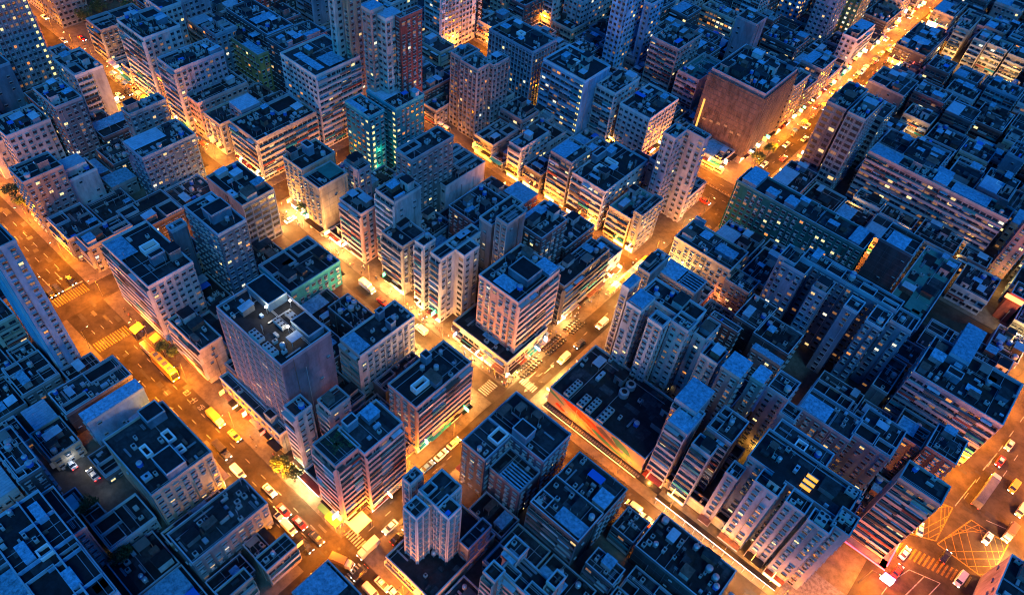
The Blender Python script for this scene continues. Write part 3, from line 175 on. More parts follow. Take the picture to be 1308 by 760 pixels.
RF=[('corner_white', 'sheet', -190.04, 50.3, -180.7, 55.85, 26.76, 0.72),
('corner_white', 'sheet', -185.25, 48.62, -171.41, 50.14, 26.76, -2.4),
('corner_white', 'well', -180.91, 56.51, -177.68, 61.45, 26.76, 1.8),
('corner_white', 'hut', -174.71, 55.91, -172.53, 60.36, 26.76, 1.8),
('dish_roof', 'dish', -242.28, 54.96, -240.79, 56.3, 24.0, 1.2),
('ac_block', 'fans', -119.42, 54.32, -115.26, 56.21, 42.6, 1.2),
('ac_block', 'fans', -113.69, 54.23, -109.37, 55.98, 42.6, 1.2),
('ac_block', 'fans', -118.54, 60.98, -114.57, 62.54, 42.6, 1.2),
('ac_block', 'fans', -118.42, 64.56, -114.75, 66.32, 42.6, 1.2),
('ac_block', 'hut', -131.71, 62.73, -122.26, 68.48, 42.6, 1.44),
('ac_block', 'hut', -114.39, 63.64, -107.19, 68.27, 42.6, 0.96),
('ac_block', 'lamp', -122.68, 61.55, -121.84, 62.36, 42.6, 1.2),
('ac_block', 'lamp', -120.24, 67.28, -119.4, 67.96, 42.6, 1.2),
('ac_block', 'lamp', -113.55, 61.53, -112.71, 62.22, 42.6, 1.2),
('ac_podium', 'hut', -116.88, 51.12, -113.78, 53.29, 9.78, 1.8),
('cream', 'well', -126.26, 27.07, -122.37, 29.28, 18.96, 0.96),
('cream', 'well', -126.36, 21.0, -122.58, 22.89, 18.96, 0.96),
('cream', 'well', -119.96, 27.1, -117.78, 29.23, 18.96, 0.96),
('cream', 'hut', -119.9, 21.35, -113.04, 26.58, 18.96, 1.8),
('cream', 'ac', -118.69, 16.99, -116.86, 19.21, 18.96, 0.84),
('cream', 'hut', -134.26, 26.28, -129.59, 31.22, 18.96, 1.8),
('mural_mall', 'fans', -61.52, 117.32, -59.44, 124.28, 9.72, 1.68),
('mural_mall', 'fans', -56.3, 117.07, -54.17, 121.93, 9.72, 1.68),
('mural_mall', 'fans', -53.28, 117.37, -51.29, 123.1, 9.72, 1.68),
('mural_mall', 'fans', -48.84, 117.03, -46.61, 123.31, 9.72, 1.68),
('mural_mall', 'tank', -49.59, 133.07, -47.47, 135.39, 9.72, 1.92),
('mural_mall', 'tank', -49.33, 129.5, -47.49, 131.51, 9.72, 1.68),
('mural_mall', 'ac', -58.01, 128.72, -56.81, 132.56, 9.72, 0.96),
('pink_main', 'sheet', -95.22, 120.68, -88.45, 125.49, 31.02, 0.72),
('pink_main', 'sheet', -90.22, 134.0, -84.07, 138.73, 31.02, 1.92),
('pink_main', 'hut', -94.23, 126.46, -86.58, 133.28, 31.02, 1.44),
('pink_podium', 'sheet', -95.32, 118.01, -89.33, 120.6, 7.8, 0.6),
('black_block', 'sheet', -91.92, 162.87, -87.78, 165.95, 18.84, 0.6),
('white_orange', 'sheet', -227.95, 151.18, -213.51, 154.72, 33.66, 0.6),
('white_orange', 'sheet', -220.48, 156.25, -212.64, 164.19, 33.66, 0.72),
('a2_roofs', 'sheet', -279.34, 165.61, -274.23, 176.14, 21.6, 0.72),
('a2_roofs', 'sheet', -265.16, 164.2, -263.68, 176.39, 21.6, 0.72),
('a2_red', 'sheet', -249.33, 171.25, -246.67, 178.84, 24.0, 2.4),
('a2_red', 'hut', -247.34, 161.87, -246.67, 164.21, 24.0, 1.44),
('yellow_block', 'sheet', -270.6, 154.78, -259.13, 158.74, 17.88, 0.72),
('estate_slab', 'sheet', -68.8, 229.19, -62.78, 239.58, 23.52, 2.64),
('estate_slab', 'sheet', -59.02, 229.19, -54.74, 232.99, 23.52, 2.64),
('estate_slab', 'sheet', -51.43, 229.19, -47.1, 234.15, 23.52, 2.64),
('estate_slab', 'sheet', -26.05, 229.19, -21.84, 238.96, 23.52, 1.8),
('blue_front', 'sheet', -15.48, 231.98, -8.98, 239.53, 28.8, 0.96),
('depot_long', 'green', 1.06, 229.45, 6.48, 236.48, 10.8, 0.6),
('depot_long', 'green', 3.73, 226.68, 7.43, 231.08, 10.8, 0.6),
('comb_spine', 'court', -23.8, 199.13, -18.55, 204.04, 32.4, 0.96),
('comb_spine', 'court', -12.57, 199.13, -7.68, 203.0, 32.4, 0.96),
('comb_spine', 'court', -5.01, 199.13, -0.16, 201.9, 32.4, 0.96),
('navy_block', 'hut', -59.85, 90.44, -55.04, 94.62, 20.4, 2.16),
('navy_block', 'well', -63.88, 85.26, -60.27, 89.88, 20.4, 1.2),
('navy_block', 'slats', -55.98, 81.59, -48.79, 87.27, 15.0, 0.72),
('comb2', 'glow', 5.34, 128.21, 8.27, 129.05, 31.8, 0.6),
('comb2', 'glow', 5.24, 126.34, 8.25, 127.18, 31.8, 0.6),
('comb2', 'glow', 5.24, 124.49, 8.05, 125.33, 31.8, 0.6),
('comb2', 'ac', 2.06, 126.64, 3.08, 128.79, 31.8, 0.72),
('comb2', 'fans', 12.12, 117.02, 14.69, 120.34, 33.0, 1.2),
('comb2', 'fans', 15.86, 122.0, 19.4, 123.62, 33.6, 1.2),
('comb2', 'fans', 14.46, 130.52, 17.24, 132.3, 31.8, 1.2),
('comb2', 'fans', 17.8, 130.3, 18.64, 132.09, 31.8, 1.2),
('tower_b', 'sheet', -59.28, 139.03, -54.68, 145.21, 36.0, 1.8),
('tower_b', 'court', -51.58, 138.5, -47.0, 142.14, 36.0, 0.96),
('shed_roofs', 'sheet', -66.44, 172.44, -59.57, 180.28, 19.2, 0.72),
('shed_roofs', 'slats', -58.99, 172.44, -52.22, 180.12, 19.2, 0.72),
('n_corner', 'sheet', -67.36, 201.56, -63.57, 205.87, 15.48, 0.96),
('n_corner', 'sheet', -59.46, 198.73, -51.91, 203.14, 15.48, 1.8),
('n_corner', 'hut', -72.77, 206.72, -68.7, 207.56, 15.48, 1.2),
('cross_big', 'court', -124.3, 123.78, -122.65, 124.62, 30.12, 1.2),
('cross_big', 'ac', -116.49, 126.79, -114.52, 131.79, 30.12, 0.72),
('row_white', 'well', -114.55, 199.43, -111.19, 203.43, 18.84, 0.96),
('row_white', 'well', -114.66, 207.1, -109.61, 209.16, 18.84, 0.96),
('row_white', 'lamp', -117.48, 207.2, -116.64, 208.43, 18.84, 1.92),
('row_white', 'hut', -118.39, 203.1, -115.99, 209.66, 18.84, 1.8),
('row_b1', 'slats', -148.05, 191.97, -145.93, 195.27, 16.2, 1.2),
('pink_corner', 'hut', -88.03, 56.79, -85.71, 60.13, 31.5, 1.68),
('pink_corner', 'sheet', -88.03, 60.92, -87.36, 65.4, 31.5, 0.72),
('pink_corner', 'garden', -88.18, 49.67, -82.26, 55.6, 31.5, 0.36),
('corrugated', 'sheet', -116.29, 79.21, -108.83, 83.83, 21.0, 0.6),
('corrugated', 'hut', -115.75, 91.87, -114.01, 94.16, 21.0, 1.8),
('corrugated', 'hut', -111.15, 91.8, -108.74, 93.71, 21.0, 1.56),
('skylight', 'well', -88.14, 79.99, -85.7, 85.0, 23.82, 1.92),
('skylight', 'sheet', -83.56, 82.65, -82.01, 87.66, 23.82, -0.96),
('skylight', 'hut', -93.33, 88.8, -90.96, 91.0, 23.82, 1.68),
('ne_white', 'sheet', -93.6, 393.35, -87.19, 402.58, 16.86, 0.96),
('slab_pink', 'sheet', -41.79, 285.05, -30.24, 292.49, 24.24, 0.72),
('slab_pink', 'sheet', -16.63, 284.76, -10.98, 292.49, 24.24, 1.8),
('slab_pink', 'sheet', -9.37, 285.65, 4.4, 292.32, 24.24, 0.72),
('teal_tower', 'sheet', -196.19, 149.83, -186.99, 152.72, 29.1, 0.6),
('blue_narrow', 'sheet', -139.41, 121.62, -138.57, 126.12, 33.6, 2.4),
('azure_tower', 'sheet', -29.65, 118.32, -23.82, 126.54, 29.4, 0.6),
('r_low_a', 'tan', -12.07, 305.53, -6.03, 313.78, 14.4, 0.72),
('big_court', 'sheet', 27.62, 195.63, 31.92, 198.4, 22.98, 0.72),
('big_court', 'hut', 20.93, 195.76, 25.27, 198.68, 22.98, 1.2),
('big_court', 'court', 19.68, 204.36, 24.31, 210.19, 22.98, 1.2),
('roof_t', 'sheet', 18.05, 171.04, 22.93, 176.27, 19.2, 0.72),
('blue_mid', 'hut', -176.58, 76.56, -171.24, 83.34, 31.2, 1.92),
('black_corner', 'ac', -191.41, 92.98, -187.69, 94.97, 21.12, 1.2),
('tower_b', 'ac', -53.2, 146.63, -52.31, 148.03, 34.8, 1.2),
('orange_block', 'hut', -190.36, 124.12, -186.54, 126.66, 23.28, 2.16),
('orange_block', 'green', -179.29, 121.42, -172.4, 127.76, 22.98, 0.24),
('black_front', 'sheet', -37.39, 81.83, -28.88, 85.94, 16.86, 0.36),
('black_front', 'ac', -40.34, 85.81, -39.18, 86.66, 16.86, 0.84),
('black_front', 'ac', -39.29, 83.77, -38.14, 84.57, 16.86, 0.84),
('ne_mass', 'sheet', -69.79, 418.4, -61.42, 425.37, 10.02, 0.84)]
VE=[('car', -211.96, 42.01, 'u+', 'black', 'black saloon with headlights on, stopped nearest the kerb at the stop line'),
('car', -211.54, 37.14, 'u+', 'navy', 'dark blue saloon with headlights on, stopped mid road at the stop line'),
('van', -211.45, 34.61, 'u+', 'black', 'black van half hidden beside the strip lit tower at the stop line'),
('minibus', -168.3, 43.97, 'u+', 'darkred', 'dark roofed minibus parked at the kerb below the yellow canopy'),
('bus', -158.73, 43.65, 'u+', 'yellow', 'yellow double decker bus standing at the bus stop beside the white corner block'),
('truck', -132.75, 43.67, 'u+', 'yellow', 'box truck with yellow cargo box on the orange road'),
('car', -124.53, 44.21, 'u+', 'orange', 'orange bonneted saloon just ahead of the yellow box truck'),
('truck', -122.62, 38.74, 'u+', 'black', 'black box truck in the lane beside the cream block'),
('van', -114.05, 37.95, 'u+', 'white', 'white van with bright headlights beside the cream block'),
('car', -103.31, 40.59, 'u+', 'white', 'white saloon ahead of the black trees lit by the glaring shopfront'),
('car', -96.39, 37.6, 'u+', 'cream', 'cream taxi shaped car half hidden by the rubbish covered roof'),
('taxi', -95.71, 39.59, 'u+', 'red', 'red taxi with pale roof queueing in the middle lane, the rear of two'),
('taxi', -89.8, 40.29, 'u+', 'red', 'red taxi with pale roof queueing in the middle lane, the front of two'),
('van', -90.87, 37.45, 'u+', 'white', 'long white van beside the rounded corner block'),
('car', -83.59, 37.4, 'u+', 'black', 'black saloon with headlights, inner one of the dark pair at the junction'),
('car', -83.28, 40.65, 'u+', 'navy', 'dark blue saloon with headlights, outer one of the dark pair at the junction'),
('truck', -73.2, 40.87, 'u+', 'brown', 'brown truck with cream cab turning into the junction'),
('car', -67.97, 42.21, 'v-', 'black', 'black saloon facing down with bright white headlights in the junction'),
('truck', -70.99, 47.98, 'v-', 'cream', 'small cream roofed truck crossing the side street mouth'),
('car', -71.43, 56.14, 'v-', 'white', 'white estate car in the side street above the kerbside railing'),
('taxi', -61.41, 44.25, 'u+', 'cream', 'pale taxi with roof sign on the road under the pencil tower podium'),
('van', -62.13, 40.97, 'u+', 'cream', 'cream van at the bottom edge beside the pale taxi'),
('car', -57.4, 44.83, 'u+', 'white', 'white hatchback at the bottom edge below the podium'),
('car', -67.83, 55.57, 'v+', 'black', 'black car parked by the podium railing beside the pencil tower'),
('car', -77.21, 75.95, 'v+', 'blue', 'blue car parked nearest the bright corner under the light well block'),
('car', -77.1, 81.35, 'v+', 'white', 'long white car in the kerb line under the light well block'),
('car', -77.22, 86.75, 'v+', 'cream', 'cream car at the upper end of the kerb line under the light well block'),
('van', -73.39, 134.59, 'v-', 'cream', 'cream van passing the motorcycle rows at the market corner'),
('car', -73.57, 143.35, 'v-', 'navy', 'dark car with white headlights behind the cream van at the market corner'),
('van', -73.33, 155.57, 'v-', 'white', 'white van below the crossing in front of the mall tower'),
('truck', -141.27, 109.71, 'u+', 'white', 'white box truck crawling along the lit shopping street'),
('car', -132.93, 109.24, 'u+', 'red', 'red car behind the white box truck on the lit shopping street'),
('van', -114.92, 109.98, 'u-', 'cream', 'cream van in the lit shopping street below the stepped tower'),
('car', -286.82, 108.7, 'u+', 'white', 'white car alone on the upper market street'),
('car', -296.12, 108.37, 'u+', 'cream', 'cream car parked by the fruit stalls on the upper market street'),
('car', -296.08, 112.16, 'u+', 'black', 'black car parked beside the stall awnings on the upper market street'),
('van', -26.02, 107.6, 'u-', 'cream', 'cream striped van parked at the yard by the mural street'),
('taxi', -20.97, 107.3, 'u-', 'white', 'white taxi with black bonnet in the yard by the mural street'),
('car', -19.3, 105.33, 'u-', 'red', 'red car at the lower end of the yard by the mural street'),
('semi', 49.35, 186.5, 'v+', 'white', 'long articulated lorry with grey container crossing towards the huge lilac block'),
('car', 38.98, 160.39, 'v+', 'white', 'white saloon turning across the smaller yellow box'),
('car', 47.62, 157.34, 'v+', 'black', 'black saloon with glowing tail lights beside the zebra crossing'),
('taxi', 55.01, 171.7, 'v-', 'white', 'pale red taxi inside the large yellow box'),
('van', 53.09, 153.63, 'v-', 'white', 'white van with headlights just below the zebra crossing'),
('van', 59.69, 187.91, 'v-', 'cream', 'cream van at the far right kerb near the lit corner'),
('truck', 59.24, 177.58, 'v-', 'brown', 'brown dumper truck at the right kerb above the lit corner'),
('van', 55.56, 194.73, 'v-', 'yellow', 'yellow van with streaming headlights behind the lorry'),
('taxi', 38.42, 150.09, 'v+', 'white', 'pale taxi under the pink neon edge of the wedge shaped block'),
('car', 38.9, 143.44, 'v+', 'red', 'red lit car below the pink neon edge of the wedge shaped block'),
('taxi', 49.88, 209.39, 'v-', 'cream', 'cream taxi on the wide road beside the huge lilac block'),
('taxi', 49.57, 201.08, 'v-', 'red', 'red and white taxi on the wide road beside the huge lilac block'),
('minibus', -90.3, 259.84, 'u-', 'cream', 'cream minibus stopped before the lit shops of the netted block'),
('minibus', -93.87, 259.26, 'u-', 'yellow', 'yellow minibus second in line before the lit shops of the netted block'),
('car', -82.33, 238.19, 'u+', 'red', 'red car on the near side of the six lane road by the lilac twin tower'),
('car', -90.75, 267.3, 'u-', 'silver', 'silver car under the shop lights right of the cream minibus'),
('car', -85.64, 285.34, 'v+', 'black', 'black car at the corner of the netted block'),
('van', -79.63, 382.16, 'v-', 'green', 'green roofed van in the night market'),
('van', -78.74, 387.06, 'v-', 'white', 'white van in the night market'),
('car', -81.49, 357.59, 'v-', 'orange', 'orange lit car below the night market stalls'),
('car', -81.44, 338.88, 'v-', 'red', 'red car at the lower night market end'),
('car', -85.88, 451.71, 'v-', 'red', 'red lit car high in the glowing street'),
('car', -83.52, 430.08, 'v-', 'white', 'white car in the brightest part of the glowing street'),
('car', -84.1, 466.66, 'v-', 'silver', 'silver car near the top of the glowing street'),
('taxi', -78.17, 402.35, 'v+', 'red', 'red taxi beside the night market stalls'),
('car', -347.03, 119.36, 'u+', 'red', 'red car crossing the dark road by the small park'),
('car', -374.56, 116.26, 'u+', 'white', 'white car at the top of the dark road by the small park'),
('car', -350.66, 112.58, 'u+', 'silver', 'silver car in front of the corner steps of the grey corner block'),
('car', -186.57, 112.13, 'v+', 'silver', 'silver car in the bright intersection below the tree'),
('car', -148.79, 8.24, 'u-', 'white', 'white car with glowing lamps in the dark lane on the left'),
('car', -141.43, 10.6, 'u-', 'silver', 'silver car in the dark lane on the left'),
('car', -3.19, 259.76, 'v+', 'silver', 'silver car in the floodlit gap under the long pink slab')]
CAM=[[0.747846, 0.658469, 0.084527], [-0.537187, 0.525399, 0.659838], [0.390073, -0.538864, 0.746638]]
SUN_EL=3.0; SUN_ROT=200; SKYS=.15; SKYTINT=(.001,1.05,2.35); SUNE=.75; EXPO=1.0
PSHOP=2200; PLAMP=12500
K=1.2; H=198.0
PI=math.pi
random.seed(11)
sc=bpy.context.scene; COL=sc.collection
# ------------------------------------------------------------------ materials
def nm(name,col,rough=.75,metal=0,emit=None,es=0,grime=.0,scale=.25,spec=.3):
    m=bpy.data.materials.new(name); m.use_nodes=True; nt=m.node_tree; b=nt.nodes['Principled BSDF']
    b.inputs['Roughness'].default_value=rough; b.inputs['Metallic'].default_value=metal
    b.inputs['Specular IOR Level'].default_value=spec
    b.inputs['Base Color'].default_value=(*col,1)
    if emit: b.inputs['Emission Color'].default_value=(*emit,1); b.inputs['Emission Strength'].default_value=es
    if grime:
        tc=nt.nodes.new('ShaderNodeTexCoord'); mp=nt.nodes.new('ShaderNodeMapping'); mp.inputs['Scale'].default_value=(scale,scale,scale*.35)
        geo=nt.nodes.new('ShaderNodeNewGeometry'); n=nt.nodes.new('ShaderNodeTexNoise'); n.inputs['Scale'].default_value=1; n.inputs['Detail'].default_value=6; n.inputs['Roughness'].default_value=.7
        nt.links.new(geo.outputs['Position'],mp.inputs['Vector']); nt.links.new(mp.outputs['Vector'],n.inputs['Vector'])
        r=nt.nodes.new('ShaderNodeValToRGB'); r.color_ramp.elements[0].position=.36; r.color_ramp.elements[1].position=.62
        d=[c*(1-grime) for c in col]; r.color_ramp.elements[0].color=(*d,1); r.color_ramp.elements[1].color=(*col,1)
        nt.links.new(n.outputs['Fac'],r.inputs['Fac']); nt.links.new(r.outputs['Color'],b.inputs['Base Color'])
        # per object tint variation
        oi=nt.nodes.new('ShaderNodeObjectInfo'); hs=nt.nodes.new('ShaderNodeHueSaturation')
        mr=nt.nodes.new('ShaderNodeMapRange'); mr.inputs['To Min'].default_value=.8; mr.inputs['To Max'].default_value=1.15
        nt.links.new(oi.outputs['Random'],mr.inputs['Value']); nt.links.new(mr.outputs['Result'],hs.inputs['Value'])
        nt.links.new(r.outputs['Color'],hs.inputs['Color']); nt.links.new(hs.outputs['Color'],b.inputs['Base Color'])
    return m
WALL={k:nm('wall_'+k,c,.9,grime=.5,spec=.12) for k,c in dict(white=(.46,.47,.48),cream=(.44,.38,.28),pink=(.47,.29,.26),lilac=(.33,.30,.36),mauve=(.20,.17,.20),
   grey=(.20,.205,.215),dark=(.075,.075,.082),blue=(.13,.22,.30),sky=(.22,.46,.70),teal=(.025,.27,.32),green=(.015,.13,.12),yellow=(.34,.29,.11),
   brick=(.24,.07,.06),navy=(.10,.10,.14),mall=(.38,.29,.23)).items()}
TRIM={k:nm('trim_'+k,c,.85,grime=.25,spec=.12) for k,c in dict(white=(.50,.51,.52),cream=(.48,.43,.35),pink=(.52,.37,.34),lilac=(.36,.34,.39),mauve=(.27,.24,.27),
   grey=(.28,.29,.30),dark=(.12,.13,.15),blue=(.22,.34,.43),sky=(.28,.48,.62),teal=(.05,.36,.42),green=(.06,.17,.17),yellow=(.38,.35,.2),
   brick=(.28,.12,.11),navy=(.16,.2,.28),mall=(.38,.33,.29)).items()}
M=dict(
 asphalt=nm('asphalt',(.056,.047,.036),.8,grime=.5,scale=.22,spec=.08), ground=nm('ground_soil',(.05,.045,.04),.9,grime=.3,spec=.05),
 pave=nm('paving',(.12,.105,.085),.85,grime=.4,scale=.5,spec=.08), roofd=nm('roof_felt',(.015,.017,.021),.7,grime=.7,scale=.45),
 roofg=nm('roof_grey',(.038,.043,.05),.85,grime=.65,scale=.6), parapet=nm('parapet_paint',(.32,.40,.46),.7,grime=.3),
 sheet=nm('blue_sheet',(.18,.44,.62),.5,grime=.6,scale=1.1), sheet2=nm('pale_sheet',(.34,.46,.56),.5,grime=.3,scale=.6), tan=nm('tan_sheet',(.2,.17,.15),.7,grime=.3),
 green=nm('green_roof',(.06,.2,.17),.7,grime=.3), red=nm('maroon_roof',(.12,.035,.035),.8,grime=.3),
 glass=nm('window_glass',(.02,.025,.035),.25,spec=.6), frame=nm('window_frame',(.10,.105,.11),.6), hood=nm('window_hood',(.27,.30,.31),.7),
 acbox=nm('ac_box',(.33,.34,.34),.6), steel=nm('galvanised',(.38,.4,.42),.4,.4), fan=nm('fan_black',(.01,.01,.012),.6),
 patch=nm('roof_patch_pale',(.055,.062,.07),.8,grime=.6,scale=.8), patch2=nm('roof_patch_brown',(.032,.024,.022),.8,grime=.6,scale=.8),
 white=nm('white_paint',(.72,.72,.72),.5), black=nm('black_rubber',(.015,.015,.015),.6), tarp=nm('blue_tarp',(.02,.13,.5),.5),
 net=nm('scaffold_net',(.13,.095,.085),.9,grime=.7,scale=.5), line=nm('road_paint',(.34,.33,.30),.6,grime=.7,scale=1.6), yline=nm('yellow_paint',(.27,.16,.018),.6,grime=.7,scale=1.6),
 trunk=nm('bark',(.07,.05,.035),.9), leaf=nm('leaves',(.05,.09,.03),.7,grime=.5,scale=1.5), leaf2=nm('leaves_light',(.09,.13,.04),.7), skin=nm('skin',(.45,.28,.2),.6), rust=nm('rusty_tin',(.16,.1,.08),.7,grime=.5,scale=.8))
def em(name,c,s): return nm(name,(.1,.1,.1),.5,emit=c,es=s)
LIT=[em('lit_warm',(1,.60,.22),.62),em('lit_yellow',(1,.74,.30),.8),em('lit_orange',(1,.32,.05),.6),em('lit_white',(1,.88,.62),.7),em('lit_dim',(1,.42,.12),.14),em('lit_stair',(1,.78,.28),.8)]
SH=[em('shop_warm',(1,.50,.13),4),em('shop_white',(1,.76,.42),6),em('shop_amber',(1,.34,.04),3),em('shop_red',(1,.08,.04),2.5),em('shop_cyan',(.4,.75,1),2.5),em('shop_green',(.1,1,.35),1.8)]
E_head=em('headlight',(1,.88,.66),8); E_tail=em('taillight',(1,.02,.01),4); E_lamp=em('lamp_glow',(1,.62,.2),30); E_white=em('white_lamp',(1,.95,.8),30)
E_led=em('led_strip',(1,.80,.82),2.6); E_pink=em('pink_neon',(1,.025,.05),5); E_slat=em('roof_light_slat',(1,.42,.02),.75); E_green=em('green_glow',(.2,1,.35),1.2)
CARC={k:nm('car_'+k,c,.35,.1,spec=.6) for k,c in dict(black=(.012,.012,.014),navy=(.015,.02,.04),darkred=(.18,.03,.03),yellow=(.75,.42,.04),white=(.75,.75,.73),cream=(.66,.58,.42),red=(.55,.03,.02),
  orange=(.6,.25,.04),blue=(.08,.2,.5),silver=(.45,.46,.48),brown=(.14,.09,.05),green=(.08,.22,.14)).items()}
CL=dict(white=(.6,.6,.6),black=(.02,.02,.02),red=(.45,.05,.04),blue=(.06,.12,.35),yellow=(.55,.4,.08),grey=(.2,.2,.22))
def person_mesh(step,cl):
    me=bpy.data.meshes.new('person'); V=[(0,0,.95),(0,0,1.15),(0,0,1.38),(0,0,1.5),(.01,0,1.62),(.02,0,1.74)]
    E=[(0,1),(1,2),(2,3),(3,4),(4,5)]; R_=[.15,.14,.16,.055,.1,.085]
    def add(par,pts,rs):
        p=par
        for q,r in zip(pts,rs): V.append(q); R_.append(r); E.append((p,len(V)-1)); p=len(V)-1
    for s in (-1,1):
        f=s*step
        add(0,[(0,s*.1,.88),(.12*f,s*.11,.5),(.22*f-.06*abs(f),s*.11,.09),(.22*f+.12,s*.12,.04)],[.1,.065,.045,.04])
        add(2,[(0,s*.2,1.4),(-.12*f,s*.25,1.12),(-.02*f+.06,s*.25,.88),(.02+.08,s*.24,.8)],[.065,.045,.035,.03])
    me.from_pydata(V,E,[]); o=bpy.data.objects.new('person',me); COL.objects.link(o)
    m=o.modifiers.new('s','SKIN'); 
    for i,r in enumerate(R_): me.skin_vertices[0].data[i].radius=(r,r)
    me.skin_vertices[0].data[0].use_root=True
    o.modifiers.new('d','SUBSURF').levels=1
    dg=bpy.context.evaluated_depsgraph_get(); dg.update(); out=bpy.data.meshes.new_from_object(o.evaluated_get(dg)); bpy.data.objects.remove(o)
    out.materials.clear()
    top=bpy.data.materials.get('cloth_'+cl) or nm('cloth_'+cl,CL[cl],.8)
    for mm in (M['skin'],top,CARC['navy'],M['black']): out.materials.append(mm)
    for p in out.polygons:
        z=p.center.z; x=p.center.x; y=abs(p.center.y)
        p.material_index=3 if (z>1.70 or (z>1.6 and x<-.02)) else 0 if z>1.46 else (0 if (y>.19 and z<1.12 and z>.74) else (1 if z>.92 else (2 if z>.1 else 3)))
        p.use_smooth=True
    return out
PM={}
for cl in CL:
    for st in (0,.9): PM[(cl,st)]=person_mesh(st,cl)

TXT={}
for ch in '巴士站':
    cu=bpy.data.curves.new('lettering','FONT'); cu.body=ch; cu.size=2.1; cu.align_x='CENTER'; cu.align_y='CENTER'; cu.extrude=.002
    o=bpy.data.objects.new('lettering',cu); COL.objects.link(o); dg=bpy.context.evaluated_depsgraph_get(); dg.update()
    TXT[ch]=bpy.data.meshes.new_from_object(o.evaluated_get(dg)); bpy.data.objects.remove(o)
# ------------------------------------------------------------------ mesh builder
class MB:
    def __init__(s): s.v=[];s.f=[];s.m=[];s.mats=[];s.ix={}
    def mi(s,m):
        if m.name not in s.ix: s.ix[m.name]=len(s.mats); s.mats.append(m)
        return s.ix[m.name]
    def quad(s,pts,m):
        i=len(s.v); s.v+=pts; s.f.append(tuple(range(i,i+len(pts)))); s.m.append(s.mi(m))
    def box(s,x0,y0,z0,x1,y1,z1,m,top=None,bottom=True):
        i=len(s.v); s.v+=[(x0,y0,z0),(x1,y0,z0),(x1,y1,z0),(x0,y1,z0),(x0,y0,z1),(x1,y0,z1),(x1,y1,z1),(x0,y1,z1)]
        k=s.mi(m); kt=s.mi(top) if top else k
        fs=[(i,i+1,i+5,i+4),(i+1,i+2,i+6,i+5),(i+2,i+3,i+7,i+6),(i+3,i,i+4,i+7)]; s.f+=fs; s.m+=[k]*4
        s.f.append((i+4,i+5,i+6,i+7)); s.m.append(kt)
        if bottom: s.f.append((i+3,i+2,i+1,i)); s.m.append(k)
    def cyl(s,cx,cy,z0,z1,r0,r1,m,n=10,top=None):
        i=len(s.v)
        for k in range(n): a=2*PI*k/n; s.v.append((cx+r0*math.cos(a),cy+r0*math.sin(a),z0))
        for k in range(n): a=2*PI*k/n; s.v.append((cx+r1*math.cos(a),cy+r1*math.sin(a),z1))
        q=s.mi(m)
        for k in range(n): s.f.append((i+k,i+(k+1)%n,i+n+(k+1)%n,i+n+k)); s.m.append(q)
        s.f.append(tuple(i+n+k for k in range(n))); s.m.append(s.mi(top) if top else q)
        s.f.append(tuple(i+k for k in reversed(range(n)))); s.m.append(q)
    def bar(s,a,b,w,m):
        a=Vector(a);b=Vector(b);d=(b-a).normalized(); u=d.cross(Vector((0,0,1)))
        if u.length<.01: u=Vector((1,0,0))
        u=u.normalized()*w/2; t=d.cross(u).normalized()*w/2
        i=len(s.v)
        for p in (a,b):
            for q in (u+t,-u+t,-u-t,u-t): s.v.append(tuple(p+q))
        k=s.mi(m); s.f+=[(i,i+1,i+5,i+4),(i+1,i+2,i+6,i+5),(i+2,i+3,i+7,i+6),(i+3,i,i+4,i+7),(i+3,i+2,i+1,i),(i+4,i+5,i+6,i+7)]; s.m+=[k]*6
    def mesh(s,name):
        me=bpy.data.meshes.new(name); me.from_pydata(s.v,[],s.f)
        for m in s.mats: me.materials.append(m)
        me.polygons.foreach_set('material_index',s.m); me.update(); return me
    def build(s,name,parent=None,loc=None,rz=0):
        return link(name,s.mesh(name),parent,loc,rz)
KIDS={}
def link(name,me,parent=None,loc=None,rz=0,scale=None):
    o=bpy.data.objects.new(name,me); COL.objects.link(o)
    if parent is not None: KIDS.setdefault(parent.name,[]).append(o)
    if loc is not None: o.location=loc
    if rz: o.rotation_euler=(0,0,rz)
    if scale: o.scale=scale
    if parent is not None: o.parent=parent
    return o
def tag(o,label=None,cat=None,group=None,kind=None):
    if label:
        w=label.split(); assert 4<=len(w)<=16,(len(w),label)
        o['label']=label
    if cat: o['category']=cat
    if group: o['group']=group
    if kind: o['kind']=kind
    return o
def empty(name,loc,rz=0):
    o=bpy.data.objects.new(name,None); COL.objects.link(o); o.location=loc; o.rotation_euler=(0,0,rz); o.empty_display_size=.5; return o
def copy_tree(o,parent=None):
    c=o.copy(); COL.objects.link(c); c.parent=parent
    if parent is not None: KIDS.setdefault(parent.name,[]).append(c)
    for ch in list(KIDS.get(o.name,[])): copy_tree(ch,c)
    return c
# ------------------------------------------------------------------ camera
cm=Matrix(((CAM[0][0],CAM[1][0],CAM[2][0],0),(CAM[0][1],CAM[1][1],CAM[2][1],0),(CAM[0][2],CAM[1][2],CAM[2][2],H),(0,0,0,1)))
cd=bpy.data.cameras.new('camera'); cd.sensor_width=36; cd.lens=36*965/1308; cd.clip_end=3000; cd.clip_start=1
cam=bpy.data.objects.new('camera',cd); COL.objects.link(cam); cam.matrix_world=cm; sc.camera=cam
CR=[Vector(CAM[0]),-Vector(CAM[1]),-Vector(CAM[2])]
def proj(p):
    d=Vector(p)-Vector((0,0,H)); z=d.dot(CR[2]); return (965*d.dot(CR[0])/z+654,965*d.dot(CR[1])/z+380,z)
